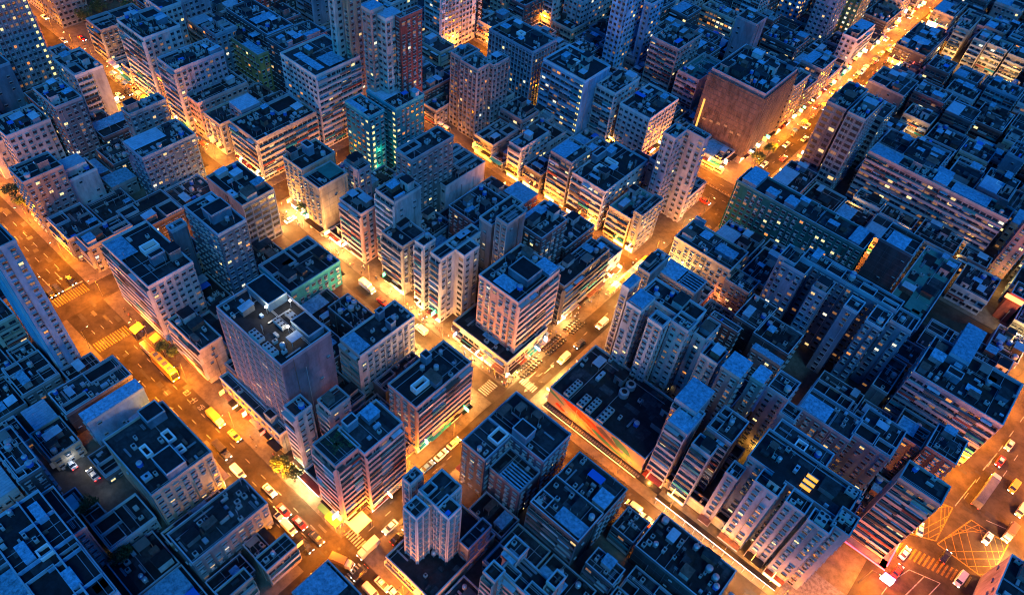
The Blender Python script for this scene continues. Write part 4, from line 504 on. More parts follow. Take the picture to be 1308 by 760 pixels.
# ------------------------------------------------------------------ windows (shared meshes)
def win_mesh(w,h,pane,ac=False,hood=True,name='window'):
    # local: x along wall, y = outward normal, z up, origin at centre on the wall
    b=MB(); t=.08
    b.box(-w/2,0,-h/2,w/2,.05,-h/2+t,M['frame']); b.box(-w/2,0,h/2-t,w/2,.05,h/2,M['frame'])
    b.box(-w/2,0,-h/2+t,-w/2+t,.05,h/2-t,M['frame']); b.box(w/2-t,0,-h/2+t,w/2,.05,h/2-t,M['frame'])
    b.box(-.03,0,-h/2+t,.03,.045,h/2-t,M['frame'])
    b.quad([(w/2-t,.02,-h/2+t),(-w/2+t,.02,-h/2+t),(-w/2+t,.02,h/2-t),(w/2-t,.02,h/2-t)],pane)
    if hood: b.box(-w/2-.12,0,h/2+.02,w/2+.12,.42,h/2+.10,M['hood']); 
    b.box(-w/2-.05,0,-h/2-.1,w/2+.05,.14,-h/2,M['hood'])
    if ac: b.box(w/2-.9,.0,-h/2-.62,w/2-.1,.6,-h/2-.12,M['acbox'])
    return b.mesh(name)
WM={}
def wmesh(w,h,li,ac,hood):
    k=(w,h,li,ac,hood)
    if k not in WM: WM[k]=win_mesh(w,h,M['glass'] if li<0 else LIT[li],ac,hood)
    return WM[k]
def rest_win(b,c,du,n,w,h,li,hood):
    # merged far window: pane + frame + hood as simple faces
    pane=M['glass'] if li<0 else LIT[li]
    def P(a,z,o): return (c[0]+du[0]*a+n[0]*o,c[1]+du[1]*a+n[1]*o,c[2]+z)
    for (a0,a1,z0,z1,o,m) in ((-w/2-.08,w/2+.08,-h/2-.08,h/2+.08,.03,M['frame']),(-w/2,w/2,-h/2,h/2,.05,pane)):
        b.quad([P(a1,z0,o),P(a0,z0,o),P(a0,z1,o),P(a1,z1,o)],m)
    if hood: 
        z=h/2+.06; b.quad([P(-w/2-.1,z,.02),P(w/2+.1,z,.02),P(w/2+.1,z-.03,.42),P(-w/2-.1,z-.03,.42)],M['hood'])
# face specs: centre line, direction along the face, outward normal
def faces(q):
    u0,v0,u1,v1,h=q
    return {'v':((u0,v0),(1,0),(0,-1),u1-u0),'u':((u1,v0),(0,1),(1,0),v1-v0),'V':((u1,v1),(-1,0),(0,1),u1-u0),'U':((u0,v1),(0,-1),(-1,0),v1-v0)}
ALL=[]   # all blocks for inside tests
for b in B:
    for q in b[1]: ALL.append(q)
for q in INF: ALL.append(q)
GRID={}
for i,q in enumerate(ALL):
    for gx in range(int(q[0]//12),int(q[2]//12)+1):
        for gy in range(int(q[1]//12),int(q[3]//12)+1): GRID.setdefault((gx,gy),[]).append(q)
def inside(x,y,z):
    for q in GRID.get((int(x//12),int(y//12)),()):
        if q[0]<x<q[2] and q[1]<y<q[3] and z<q[4]+.5: return True
    return False
STY=dict(w=(2.3,1.4,1.3),b=(2.2,1.85,1.25),c=(1.9,1.05,1.35),g=(3.0,2.5,1.75),s=(4.2,1.1,1.0),r=(3.0,1.2,1.2),x=(2.7,1.3,1.2))
FH=2.5
def facade(rt,q,fk,sty,col,rng,cand,rest,litp,flags,base=0.,far=False):
    (ox,oy),du,n,L=faces(q)[fk]; h=q[4]-base
    nf=max(1,int((h-.9)/FH)); fh=(h-.7)/nf
    half = sty.endswith('2'); s=sty[0]
    if s=='n' and L>6 and h>5 and fk in 'uv':
        b=MB(); rg=random.Random(int(ox*7+oy*3))
        def jx(a0,a1,z0,z1,o,m):
            xs=sorted((ox+du[0]*a0+n[0]*.004,ox+du[0]*a1+n[0]*o)); ys=sorted((oy+du[1]*a0+n[1]*.004,oy+du[1]*a1+n[1]*o)); b.box(xs[0],ys[0],z0,xs[1],ys[1],z1,m)
        for f in range(1,nf): z=base+fh*f; jx(.1,L-.1,z,z+.07,.03,M['frame'])
        for k in range(1,int(L/3.6)+1): a=min(k*3.6,L-.2); jx(a,a+.06,base+.5,q[4]-.5,.04,M['frame'])
        b.build('wall_joint',rt)
        for _ in range(rg.randint(2,5)):
            a=rg.uniform(1,L-1); z=rg.uniform(base+2,q[4]-1.5); x=ox+du[0]*a; y=oy+du[1]*a
            if not inside(x+n[0]*.6,y+n[1]*.6,z): rest.append(((x+n[0]*.05,y+n[1]*.05,z),n,.9,.8,-1,False,True,du))
    if s in 'nM' or L<1.6: return
    if s=='S': s='n'
    pitch,w,wh=STY.get(s,STY['w']); nc=max(1,int(L/pitch)); p=L/nc; w=min(w,p*.82)
    bal = s=='b'
    for f in range(nf):
        z=base+fh*(f+.5)+.25
        if s=='s' and rng.random()<.25: continue
        for c in range(nc):
            a=(c+.5)*p
            if half and a>L*.52: continue
            if s=='s' and rng.random()<.35: continue
            if s=='w' and rng.random()<.06: continue
            x=ox+du[0]*a; y=oy+du[1]*a
            if inside(x+n[0]*.6,y+n[1]*.6,z): continue
            li=-1
            r=rng.random()
            if r<litp: li=rng.choice([0,0,1,1,2,3,4,4])
            elif r<litp*1.8: li=4
            if flags.get('litcol')==(fk,) and c==nc-1: li=5
            ac=(s in 'wxc') and rng.random()<.5
            P=(x+n[0]*.003,y+n[1]*.003,z)
            hood=s!='b'
            vis=(n[0]*(0-x)+n[1]*(0-y))>0
            if vis:
                X,Y,Z=proj(P)
                if -10<X<1318 and -10<Y<770:
                    nn=abs((n[0]*-x+n[1]*-y))/math.sqrt(x*x+y*y+(H-z)**2)
                    cand.append((w*wh*nn/Z/Z*1e5,P,n,w,wh,li,ac,hood,du)); continue
            rest.append((P,n,w,wh,li,ac,hood,du))
        if bal and not inside(ox+du[0]*L/2+n[0]*1.0,oy+du[1]*L/2+n[1]*1.0,z):
            Lb=L*.52 if half else L
            b=MB(); zz=base+fh*f+.0
            if f==0 and base==0: continue
            def bx(a0,a1,o0,o1,z0,z1,m):
                xs=sorted((ox+du[0]*a0+n[0]*o0,ox+du[0]*a1+n[0]*o1)); ys=sorted((oy+du[1]*a0+n[1]*o0,oy+du[1]*a1+n[1]*o1))
                b.box(xs[0],ys[0],z0,xs[1],ys[1],z1,m)
            dep=.85
            bx(.03,Lb-.03,.002,dep,zz-.12,zz,TRIM[col]); 
            k=max(1,round(Lb/5)); 
            for j in range(k):
                a0=.03+(Lb-.06)*j/k; a1=.03+(Lb-.06)*(j+1)/k
                m=TRIM[col] if rng.random()<.6 else rng.choice([WALL[col],M['hood'],M['frame'],M['sheet2'],M['rust'],WALL['teal'],WALL['brick'],WALL['dark']])
                bx(a0+.02,a1-.02,dep-.1,dep,zz,zz+.85+rng.choice([0,0,.12]),m)
                if rng.random()<.3 : bx(a0+.3,a1-.3,.1,dep-.12,zz+.01,zz+rng.uniform(.4,1.6),rng.choice([M['acbox'],M['frame'],M['hood'],M['rust']]))
                if rng.random()<.34: bx(a0+.1,a1-rng.uniform(.1,2),.02,dep+.35,zz+fh-.35,zz+fh-.3,rng.choice([M['sheet2'],M['hood'],M['rust'],M['sheet']]))
            bx(.01,.13,.004,dep+.02,zz-.14,zz+fh-.15,TRIM[col]); bx(Lb-.13,Lb-.01,.004,dep+.02,zz-.14,zz+fh-.15,TRIM[col])
            b.build('balcony',rt)
    if s=='c' or s=='g':
        b=MB()
        for c in range(nc+1):
            a=min(max(c*p,.1),L-.1); x=ox+du[0]*a; y=oy+du[1]*a
            xs=sorted((x-du[0]*.1+n[0]*.003,x+du[0]*.1+n[0]*.38)); ys=sorted((y-du[1]*.1+n[1]*.003,y+du[1]*.1+n[1]*.38))
            b.box(xs[0],ys[0],base+1,xs[1],ys[1],q[4]-.3,TRIM[col])
        if s=='g':
            for f in range(nf+1):
                z=base+fh*f+.35
                if f==0: continue
                xs=sorted((ox+du[0]*.2+n[0]*.005,ox+du[0]*(L-.2)+n[0]*.3)); ys=sorted((oy+du[1]*.2+n[1]*.005,oy+du[1]*(L-.2)+n[1]*.3))
                b.box(xs[0],ys[0],z-.1,xs[1],ys[1],z+.1,TRIM[col])
        b.build('facade_rib',rt)
def rotn(n): return math.atan2(n[1],n[0])-PI/2
def emit_windows(rt,cand,rest,cap,minpx=.9):
    cand.sort(key=lambda t:-t[0]); k=0
    for t in cand:
        sc_,P,n,w,wh,li,ac,hood,du=t
        if k<cap and sc_>minpx:
            link('window',wmesh(round(w,1),wh,li,ac,hood),rt,P,rotn(n)); k+=1
        else: rest.append((P,n,w,wh,li,ac,hood,du))
    if rest:
        b=MB()
        for (P,n,w,wh,li,ac,hood,du) in rest: rest_win(b,P,du,n,w,wh,li,hood)
        o=b.build('windows',rt); o['kind']='stuff'
def walls(rt,q,col,base,name='wall'):
    b=MB(); u0,v0,u1,v1,h=q; m=WALL[col]
    P=[(u0,v0),(u1,v0),(u1,v1),(u0,v1)]
    for i in range(4):
        a,c=P[i],P[(i+1)%4]; b.quad([(a[0],a[1],base),(c[0],c[1],base),(c[0],c[1],h),(a[0],a[1],h)],m)
    o=b.build(name,rt); rg=random.Random(int(u0*31+v0*17)); b=MB()
    for fk in 'vu':
        (ox,oy),du,n,L=faces(q)[fk]
        for _ in range(max(1,int(L/6))):
            a=rg.uniform(.3,L-.3); x=ox+du[0]*a+n[0]*.14; y=oy+du[1]*a+n[1]*.14; z1=h-rg.choice([0,0,3,6,9])
            if z1>base+3 and not inside(x+n[0]*.5,y+n[1]*.5,z1-2): b=MB(); b.bar((x,y,base+.3),(x,y,z1),.13,rg.choice([M['frame'],M['steel'],TRIM[col],M['rust']])); b.build('drainpipe',rt)
    return o
def roof(rt,q,col,kind,rng,ph=.9):
    b=MB(); u0,v0,u1,v1,h=q; t=.22; o=.12
    m=M['roofd'] if rng.random()<.7 else M['roofg']
    if 'G' in kind: m=M['green']
    if 'r' in kind: m=M['red']
    pm=TRIM[col]
    b.quad([(u0+t,v0+t,h+.02),(u1-t,v0+t,h+.02),(u1-t,v1-t,h+.02),(u0+t,v1-t,h+.02)],m)
    zz=h+.03
    for _ in range(int(2+(u1-u0)*(v1-v0)/35)):
        a=rng.uniform(u0+.5,u1-1.5); c=rng.uniform(v0+.5,v1-1.5); d=min(u1-.4,a+rng.uniform(1,6)); e=min(v1-.4,c+rng.uniform(1,6)); zz+=.004
        b.quad([(a,c,zz),(d,c,zz),(d,e,zz),(a,e,zz)],rng.choice([M['roofg'],M['roofd'],M['patch'],M['patch2']]))
    for _ in range(rng.randint(1,4)):
        a=rng.uniform(u0+.6,u1-.6); c=rng.uniform(v0+.6,v1-.6)
        if rng.random()<.5: b.box(u0+.3,c,h+.12,u1-.3,c+.12,h+.24,M['steel'])
        else: b.box(a,v0+.3,h+.26,a+.12,v1-.3,h+.38,M['steel'])
    zt=h+ph
    for (a,c,d,e) in ((u0-o,v0-o,u1+o,v0+t),(u0-o,v1-t,u1+o,v1+o),(u0-o,v0+t,u0+t,v1-t),(u1-t,v0+t,u1+o,v1-t)):
        b.box(a,c,h-.25,d,e,zt,pm,M['parapet'])
    return b.build('roof',rt)
SHED=[]
def clutter(rt,q,rng,nmin,nmax,kind,avoid=()):
    u0,v0,u1,v1,h=q; w=u1-u0; d=v1-v0
    if w<4 or d<4: nmax=min(nmax,3); nmin=min(nmin,2)
    placed=list(avoid)
    for _ in range(rng.randint(nmin,nmax)):
        for _t in range(6):
            ty=rng.choices(['roof_shed','cooling_unit','water_tank','stair_hut','pipe_rack','antenna','roof_awning','storage_box'],[4,4,2,1.0,2,1,2.2,4])[0]
            if ty=='roof_shed': a,c=rng.uniform(1.8,5),rng.uniform(1.8,4.5)
            elif ty=='stair_hut': a,c=rng.uniform(2.5,4),rng.uniform(2.5,4)
            elif ty=='cooling_unit': a,c=rng.uniform(.8,1.6),rng.uniform(.6,1.2)
            elif ty=='water_tank': a=c=rng.uniform(1.2,2)
            elif ty=='pipe_rack': a,c=rng.uniform(2,6),rng.uniform(.4,1)
            elif ty=='roof_awning': a,c=rng.uniform(2,5),rng.uniform(1.5,3.5)
            elif ty=='storage_box': a,c=rng.uniform(.5,2.2),rng.uniform(.4,1.2)
            else: a=c=.6
            if rng.random()<.5: a,c=c,a
            if a>w-1 or c>d-1: continue
            x=rng.uniform(u0+.4,u1-.4-a); y=rng.uniform(v0+.4,v1-.4-c)
            if any(min(x+a,p[2])-max(x,p[0])>-.1 and min(y+c,p[3])-max(y,p[1])>-.1 for p in placed): continue
            placed.append((x,y,x+a,y+c)); b=MB(); z=h+.03
            if ty=='roof_shed':
                hh=rng.uniform(1.9,2.6); wm=rng.choice([M['roofg'],M['rust'],WALL['grey'],WALL['blue'],WALL['white']]); b.box(x,y,z,x+a,y+c,z+hh,wm)
                rm=rng.choice([M['sheet'],M['sheet'],M['rust'],M['roofd'],M['sheet2'],M['sheet2'],M['roofg']]); 
                b.quad([(x-.2,y-.2,z+hh+.02),(x+a+.2,y-.2,z+hh+.05),(x+a+.2,y+c+.2,z+hh+.4),(x-.2,y+c+.2,z+hh+.4)],rm)
                b.quad([(x-.2,y+c+.2,z+hh+.35),(x+a+.2,y+c+.2,z+hh+.35),(x+a+.2,y-.2,z+hh),(x-.2,y-.2,z+hh)],rm)
                k=int(a/.6)
                for j in range(1,k): b.bar((x+a*j/k,y-.2,z+hh+.06),(x+a*j/k,y+c+.2,z+hh+.43),.06,rm)
            elif ty=='stair_hut':
                hh=rng.uniform(2.6,3.6); b.box(x,y,z,x+a,y+c,z+hh,WALL['grey'] if rng.random()<.5 else WALL['white']); b.box(x-.15,y-.15,z+hh,x+a+.15,y+c+.15,z+hh+.2,M['parapet'],M['roofd'])
                b.box(x+a/2-.45,y-.04,z,x+a/2+.45,y-.002,z+2,M['black'])
            elif ty=='cooling_unit':
                b.box(x,y,z+.2,x+a,y+c,z+1.2,M['acbox']); b.cyl(x+a/2,y+c/2,z+1.2,z+1.28,min(a,c)*.38,min(a,c)*.38,M['fan']); b.box(x+.05,y+.05,z,x+.15,y+c-.05,z+.2,M['steel']); b.box(x+a-.15,y+.05,z,x+a-.05,y+c-.05,z+.2,M['steel'])
            elif ty=='water_tank':
                r=a/2
                for sx,sy in ((-.6,-.6),(.6,-.6),(.6,.6),(-.6,.6)): b.box(x+r+sx*r-.06,y+r+sy*r-.06,z,x+r+sx*r+.06,y+r+sy*r+.06,z+.7,M['steel'])
                b.cyl(x+r,y+r,z+.7,z+2,r,r,rng.choice([M['steel'],M['tarp'],M['acbox']]),12); b.cyl(x+r,y+r,z+2,z+2.25,r,r*.3,M['steel'],12)
            elif ty=='pipe_rack':
                for j in range(3):
                    if a>c: b.bar((x,y+c*(j+.5)/3,z+.25),(x+a,y+c*(j+.5)/3,z+.25),.1,M['steel'])
                    else: b.bar((x+a*(j+.5)/3,y,z+.25),(x+a*(j+.5)/3,y+c,z+.25),.1,M['steel'])
                b.box(x,y,z,x+.15,y+c,z+.2,M['roofg']); b.box(x+a-.15,y,z,x+a,y+c,z+.2,M['roofg'])
            elif ty=='storage_box': b.box(x,y,z,x+a,y+c,z+rng.uniform(.3,1.1),rng.choice([M['rust'],M['steel'],M['roofg'],M['sheet2'],M['acbox'],M['tarp'] if rng.random()<.3 else M['roofg']]))
            elif ty=='roof_awning':
                rm=rng.choice([M['sheet'],M['sheet2'],M['roofg'],M['tan'],M['rust'],M['tarp'] if rng.random()<.25 else M['roofg']])
                for sx in (x+.1,x+a-.1):
                    for sy in (y+.1,y+c-.1): b.box(sx-.05,sy-.05,z,sx+.05,sy+.05,z+2.1,M['steel'])
                b.box(x,y,z+2.1,x+a,y+c,z+2.18,rm)
            else:
                b.bar((x+.3,y+.3,z),(x+.3,y+.3,z+3.6),.07,M['steel'])
                for j in range(4): b.bar((x-.2,y+.3,z+2.2+j*.4),(x+.8,y+.3,z+2.2+j*.4),.05,M['steel'])
            b.build(ty,rt); break
    return placed
def fans(rt,r,z):
    u0,v0,u1,v1=r; b=MB(); b.box(u0,v0,z+.5,u1,v1,z+1.7,M['acbox'],M['hood'])
    for x in (u0+.1,u1-.25):
        for y in (v0+.1,v1-.25): b.box(x,y,z,x+.15,y+.15,z+.5,M['steel'])
    a,c=u1-u0,v1-v0; n=max(2,round(max(a,c)/1.5)); m=2 if min(a,c)>1.5 else 1
    if a>c: nx,ny=n,m
    else: nx,ny=m,n
    o=b.build('cooling_unit',rt)
    fb=None
    for i in range(nx):
        for j in range(ny):
            r_=min(a/nx,c/ny)*.38; f=MB(); f.cyl(0,0,0,.1,r_,r_,M['steel'],12,M['fan']); f.build('fan',o,(u0+a*(i+.5)/nx,v0+c*(j+.5)/ny,z+1.7))
def roof_item(rt,t,r,h,dh):
    u0,v0,u1,v1=r; z=h+.04; b=MB(); nm_=None
    if t in('sheet','green','tan'):
        m={'sheet':M['sheet'],'green':M['green'],'tan':M['tan']}[t]; zz=h+max(dh,.5) if dh>=0 else h+dh
        if dh>1: b.box(u0+.2,v0+.2,z,u1-.2,v1-.2,zz-.1,WALL['blue'])
        b.box(u0,v0,zz-.1,u1,v1,zz,m)
        n=max(2,int((u1-u0)/.9))
        for i in range(1,n): x=u0+(u1-u0)*i/n; b.box(x-.04,v0,zz,x+.04,v1,zz+.06,m)
        if dh<0: b.box(u0,v1,zz-.5,u1,v1+.2,zz,m)
        nm_='roof_sheet'
    elif t=='hut':
        hh=h+dh*1.4+1; b.box(u0,v0,z,u1,v1,hh,WALL['blue'],M['roofd']); 
        for (a,c,d,e) in ((u0-.1,v0-.1,u1+.1,v0+.15),(u0-.1,v1-.15,u1+.1,v1+.1),(u0-.1,v0+.15,u0+.15,v1-.15),(u1-.15,v0+.15,u1+.1,v1-.15)): b.box(a,c,hh-.2,d,e,hh+.35,M['parapet'])
        nm_='roof_hut'
    elif t in('well','court'):
        m=M['parapet']; t_=.4 if t=='well' else .22
        for (a,c,d,e) in ((u0,v0,u1,v0+t_),(u0,v1-t_,u1,v1),(u0,v0+t_,u0+t_,v1-t_),(u1-t_,v0+t_,u1,v1-t_)): b.box(a,c,z,d,e,h+max(dh,1)*1.2,M['white'] if t=='well' else m)
        b.quad([(u0+t_,v0+t_,z+.03),(u1-t_,v0+t_,z+.03),(u1-t_,v1-t_,z+.03),(u0+t_,v1-t_,z+.03)],M['roofd'])
        nm_='light_well' if t=='well' else 'roof_court'
    elif t=='fans': fans(rt,r,z); return
    elif t=='tank':
        cx,cy=(u0+u1)/2,(v0+v1)/2; R_=min(u1-u0,v1-v0)/2; R_=max(R_,1.6); b.cyl(cx,cy,z,z+1.8,R_,R_,M['steel'],20); b.cyl(cx,cy,z+1.8,z+2.0,R_*.8,R_*.55,M['acbox'],20,M['fan']); nm_='cooling_tower'
    elif t=='ac': b.box(u0,v0,z+.2,u1,v1,z+1.3,M['acbox'],M['sheet2']); b.cyl((u0+u1)/2,(v0+v1)/2,z+1.3,z+1.4,.4,.4,M['fan']); nm_='cooling_unit'
    elif t=='dish':
        cx,cy=(u0+u1)/2,(v0+v1)/2; b.bar((cx,cy,z),(cx,cy,z+1.4),.15,M['steel']); b.cyl(cx,cy,z+1.4,z+1.9,.3,1.5,M['white'],16); nm_='satellite_dish'
    elif t=='glow': b.box(u0,v0,z,u1,v0+.8,z+.4,E_slat); b.box(u0-.1,v0+.85,z,u1+.1,v0+1.1,z+.5,M['steel']); nm_='lit_roof_slat'
    elif t=='slats':
        for j in range(6): y=v0+(v1-v0)*(j+.3)/6; b.box(u0,y,z+.6,u1,y+.35,z+.9,M['sheet'])
        b.box(u0,v0,z,u0+.2,v1,z+.6,M['steel']); b.box(u1-.2,v0,z,u1,v1,z+.6,M['steel']); nm_='roof_slats'
    elif t=='garden':
        for j in range(14): x=random.uniform(u0+.5,u1-.5); y=random.uniform(v0+.5,v1-.5); s=random.uniform(.4,1.1); p_=MB(); p_.box(x-s/2,y-s/2,z,x+s/2,y+s/2,z+.4,M['rust'],M['leaf']); p_.build('planter',rt)
        for j in range(250):
            x=random.uniform(u0+.3,u1-.3); y=random.uniform(v0+.3,v1-.3); zz=z+random.uniform(.2,1.8); a=random.uniform(0,6.28); s=.35
            b.quad([(x,y,zz),(x+s*math.cos(a),y+s*math.sin(a),zz+.15),(x+s*math.cos(a)-s*math.sin(a)*.6,y+s*math.sin(a)+s*math.cos(a)*.6,zz+.3)],M['leaf'])
        nm_='foliage'
    elif t=='lamp':
        cx,cy=(u0+u1)/2,(v0+v1)/2; b.bar((cx,cy,z),(cx,cy,z+2.6),.1,M['steel']); b.box(cx-.25,cy-.25,z+2.6,cx+.25,cy+.25,z+2.85,E_white); nm_='roof_lamp'
        light((cx,cy-.5,z+3.2),(1,.8,.5),250,.3)
    b.build(nm_,rt)
NL=[0]
def light(p,c,w,r=.25,name='lamp_light'):
    spot=False
    ld=bpy.data.lights.new(name,'SPOT' if spot else 'POINT')
    if spot: ld.spot_size=math.radians(168 if name=='street_light' else 178); ld.spot_blend=.35
    ld.energy=w; ld.color=c; ld.shadow_soft_size=r
    o=bpy.data.objects.new(name,ld); COL.objects.link(o); o.location=p; NL[0]+=1; return o
# ------------------------------------------------------------------ streets: shop frontage test
SHOPS=[ # u0,v0,u1,v1 (units) street space, intensity, colour idx
 (-262,86,-171,97.2,1.,0),(-165,84,-60,97.6,1.,1),(-70.5,94,-56,165,1.,1),(-70.5,38,-56,86,.6,0),(-143,150,-66,159.9,.7,2),(-110,199,-60,219,.8,2),
 (-72,219,-54,420,.9,2),(-26,84,20,97,.6,0),(-120,25,-60,42.3,.5,2)]
def shopstreet(x,y):
    u,v=x/K,y/K
    for s in SHOPS:
        if s[0]<=u<=s[2] and s[1]<=v<=s[3]: return s
    return None
def shops(rt,q,fk,rng,base=0):
    (ox,oy),du,n,L=faces(q)[fk]
    if L<3: return
    mid=(ox+du[0]*L/2,oy+du[1]*L/2)
    st=shopstreet(mid[0]+n[0]*2.4,mid[1]+n[1]*2.4)
    if not st or inside(mid[0]+n[0]*1.5,mid[1]+n[1]*1.5,2): return
    def bx(b,a0,a1,o0,o1,z0,z1,m):
        xs=sorted((ox+du[0]*a0+n[0]*o0,ox+du[0]*a1+n[0]*o1)); ys=sorted((oy+du[1]*a0+n[1]*o0,oy+du[1]*a1+n[1]*o1)); b.box(xs[0],ys[0],z0,xs[1],ys[1],z1,m)
    CM=[M['roofd'],M['rust'],M['steel'],M['sheet2'],WALL['brick'],WALL['teal'],M['tan'],WALL['cream'],M['roofd'],M['roofd']]
    k=max(1,int(L/4.2)); w=L/k
    for i in range(k):
        dz=rng.uniform(0,.5); b=MB(); bx(b,i*w+.05,(i+1)*w-.05,.004,rng.uniform(1.3,2.3),3.75+dz,3.9+dz,rng.choice(CM)); b.build('canopy',rt)
        if rng.random()>.5+.35*st[4]: continue
        m=SH[rng.choices([st[5],1,0,2,3,4],[3,2,3,2,.8,.6])[0]]
        b=MB(); bx(b,i*w+.25,(i+1)*w-.25,.005,.12,.5,3.4,m); b.build('shopfront',rt)
        if rng.random()<.75:
            b=MB(); mm=SH[rng.choices([0,1,2,3,4,5],[4,3,3,2.5,1.5,1.5])[0]]
            a=i*w+rng.uniform(.6,w-.6); bx(b,a-.07,a+.07,.6,rng.uniform(1.8,2.9),4.5,rng.uniform(5.2,6.8),mm); b.build('shop_sign',rt)
        if i%2==0 or k<3:
            a=(i+.5)*w; c={0:(1,.38,.06),1:(1,.50,.14),2:(1,.28,.02)}[st[5]]
            light((ox+du[0]*a+n[0]*2.5,oy+du[1]*a+n[1]*2.5,3.4),c,PSHOP*st[4]*(2.3 if st[5]==1 else 1.1),.35,'shop_light')

# ------------------------------------------------------------------ buildings
CAT={'tower':'tower block'}
RFD={}
for r in RF: RFD.setdefault(r[0],[]).append(r)
def nameof(i,label):
    l=label
    for k,v in (('mall','shopping_mall'),('podium','podium_building'),('tenement','tenement'),('estate','estate_block'),('terrace','terrace_house'),('tower','residential_tower'),('office','office_block'),('annexe','annexe_building'),('house','town_house')):
        if k in l.split()[:9] or k in l.split(' ')[0:6]: return v
    return 'city_block'
LITP=dict(white_high=.12,slab_pink=.17,estate_slab=.13,skylight=.1,row_white=.2,row_b1=.3,row_mid2=.3,lilac_tower=.14,ne_toptower=.2,right_estate=.2,comb_spine=.1,comb2=.1,azure_tower=.16,stripe_tower=.14,black_roof=.02,strip_tower=.04,bright_blue=.14,ne_yellow=.5,pink_main=.08,yellow_low=.05,r_bal=.3,ne_row=.3)
LC={'lilac_tower':('u',),'bright_blue':('v',),'strip_tower':('v',),'corrugated':('u',),'teal_tower':('v',),'teal_low':('u',)}
def building(i,blocks,col,sv,su,rk,label,seed,cap,infill=False,group=None):
    rng=random.Random(seed)
    q0=blocks[0]; root=empty(nameof(i,label) if not infill else 'town_house',((q0[0]+q0[2])/2,(q0[1]+q0[3])/2,0))
    # children use world coords: parent inverse by offset
    tag(root,label,'building',group)
    off=Vector(root.location)
    cand=[];rest=[]; base0=0
    if i=='pink_main': base0=6.5*K
    flags={'litcol':LC.get(i)}
    litp=LITP.get(i,.07 if not infill else .05)
    class RT: pass
    root_children_before=set()
    for bi,q in enumerate(blocks):
        e=.013*((seed*7+bi*3)%11); q=(q[0]+e,q[1]+e,q[2]-e,q[3]-e,q[4]+e*.7)
        walls(root,q,col,base0)
        roof(root,q,col,rk,rng)
        if i=='strip_tower': special_strip(root,q,rng,rest,cand)
        else:
            facade(root,q,'v',sv,col,rng,cand,rest,litp,flags,base0)
            facade(root,q,'u',su,col,rng,cand,rest,litp,flags,base0)
            facade(root,q,'U','s' if su!='n' else 'n',col,rng,cand,rest,litp,{},base0)
            facade(root,q,'V','s' if infill else ('w' if sv!='n' else 'n'),col,rng,cand,rest,litp,{},base0)
        if base0==0 :
            for fk in 'vuVU': shops(root,q,fk,rng)
        items=[r for r in RFD.get(i,[]) if q[0]-.5<(r[2]+r[4])/2<q[2]+.5 and q[1]-.5<(r[3]+r[5])/2<q[3]+.5] if not infill else []
        av=[(r[2],r[3],r[4],r[5]) for r in items if r[7]>=0]
        for r in items: roof_item(root,r[1],(r[2],r[3],r[4],r[5]),q[4],r[7])
        A=(q[2]-q[0])*(q[3]-q[1])
        if 'l' in rk and not items and bi in (0,1):
            b=MB(); k=.5 if A>120 else .25; a0,c0,a1,c1=q[0]-k*.3,q[1]-k*.3,q[2]+k*.3,q[3]+k*.3
            if A>110: a1=q[0]+(q[2]-q[0])*rng.uniform(.45,.7); c1=q[1]+(q[3]-q[1])*rng.uniform(.55,.95); a0+=.4;c0+=.4
            z=q[4]+.95; b.box(a0,c0,z,a1,c1,z+.12,M['sheet'] if rng.random()<.75 else M['sheet2'])
            nn=int((a1-a0)/.9)
            for j in range(1,nn): x=a0+(a1-a0)*j/nn; b.box(x-.04,c0,z+.12,x+.04,c1,z+.18,M['sheet'])
            b.build('roof_sheet',root); av.append((a0,c0,a1,c1))
        if 'p' in rk and A>50:
            for _ in range(2):
                w,d=(q[2]-q[0])*rng.uniform(.3,.5),(q[3]-q[1])*rng.uniform(.3,.5); x=rng.choice([q[0]+.3,q[2]-.3-w]); y=rng.choice([q[1]+.3,q[3]-.3-d])
                if any(min(x+w,p[2])-max(x,p[0])>0 and min(y+d,p[3])-max(y,p[1])>0 for p in av): continue
                roof_item(root,'court',(x,y,x+w,y+d),q[4],1.1); av.append((x,y,x+w,y+d))
        if 'k' in rk and not items and A>60:
            x=q[0]+(q[2]-q[0])*.4; y=q[1]+(q[3]-q[1])*.4
            roof_item(root,'well',(x,y,x+3,y+3),q[4],1); av.append((x,y,x+3,y+3))
        n=(A/6 if 'j' in rk else A/14)
        if items: n*=.6
        n=min(n,(44 if 'j' in rk else 16) if not infill else (20 if 'j' in rk else 9))
        clutter(root,q,rng,int(n*.7),int(n)+1,rk,av)
    emit_windows(root,cand,rest,cap)
    if i in SPECIAL: SPECIAL[i](root,blocks,rng)
    # shift children into the root's frame
    def shift(o):
        for ch in KIDS.get(o.name,[]):
            ch.location=Vector(ch.location)-off
    shift(root)
    return root
def special_strip(rt,q,rng,rest,cand):
    facade(rt,q,'u','x','sky',rng,cand,rest,.06,{},0)
    u0,v0,u1,v1,h=q; n=(0,-1); du=(1,0)
    nf=int(h/2.7)
    for f in range(1,nf): cand.append((99,(u1-3.2,v0-.003,f*2.7+1),n,1.3,1.0,5,False,False,du))
    b=MB(); b.box(u1-4.6,v0-.35,0,u1-4.3,v0-.004,h,TRIM['sky']); b.box(u1-1.9,v0-.35,0,u1-1.6,v0-.004,h,TRIM['sky']); b.build('facade_rib',rt)
SPECIAL={}
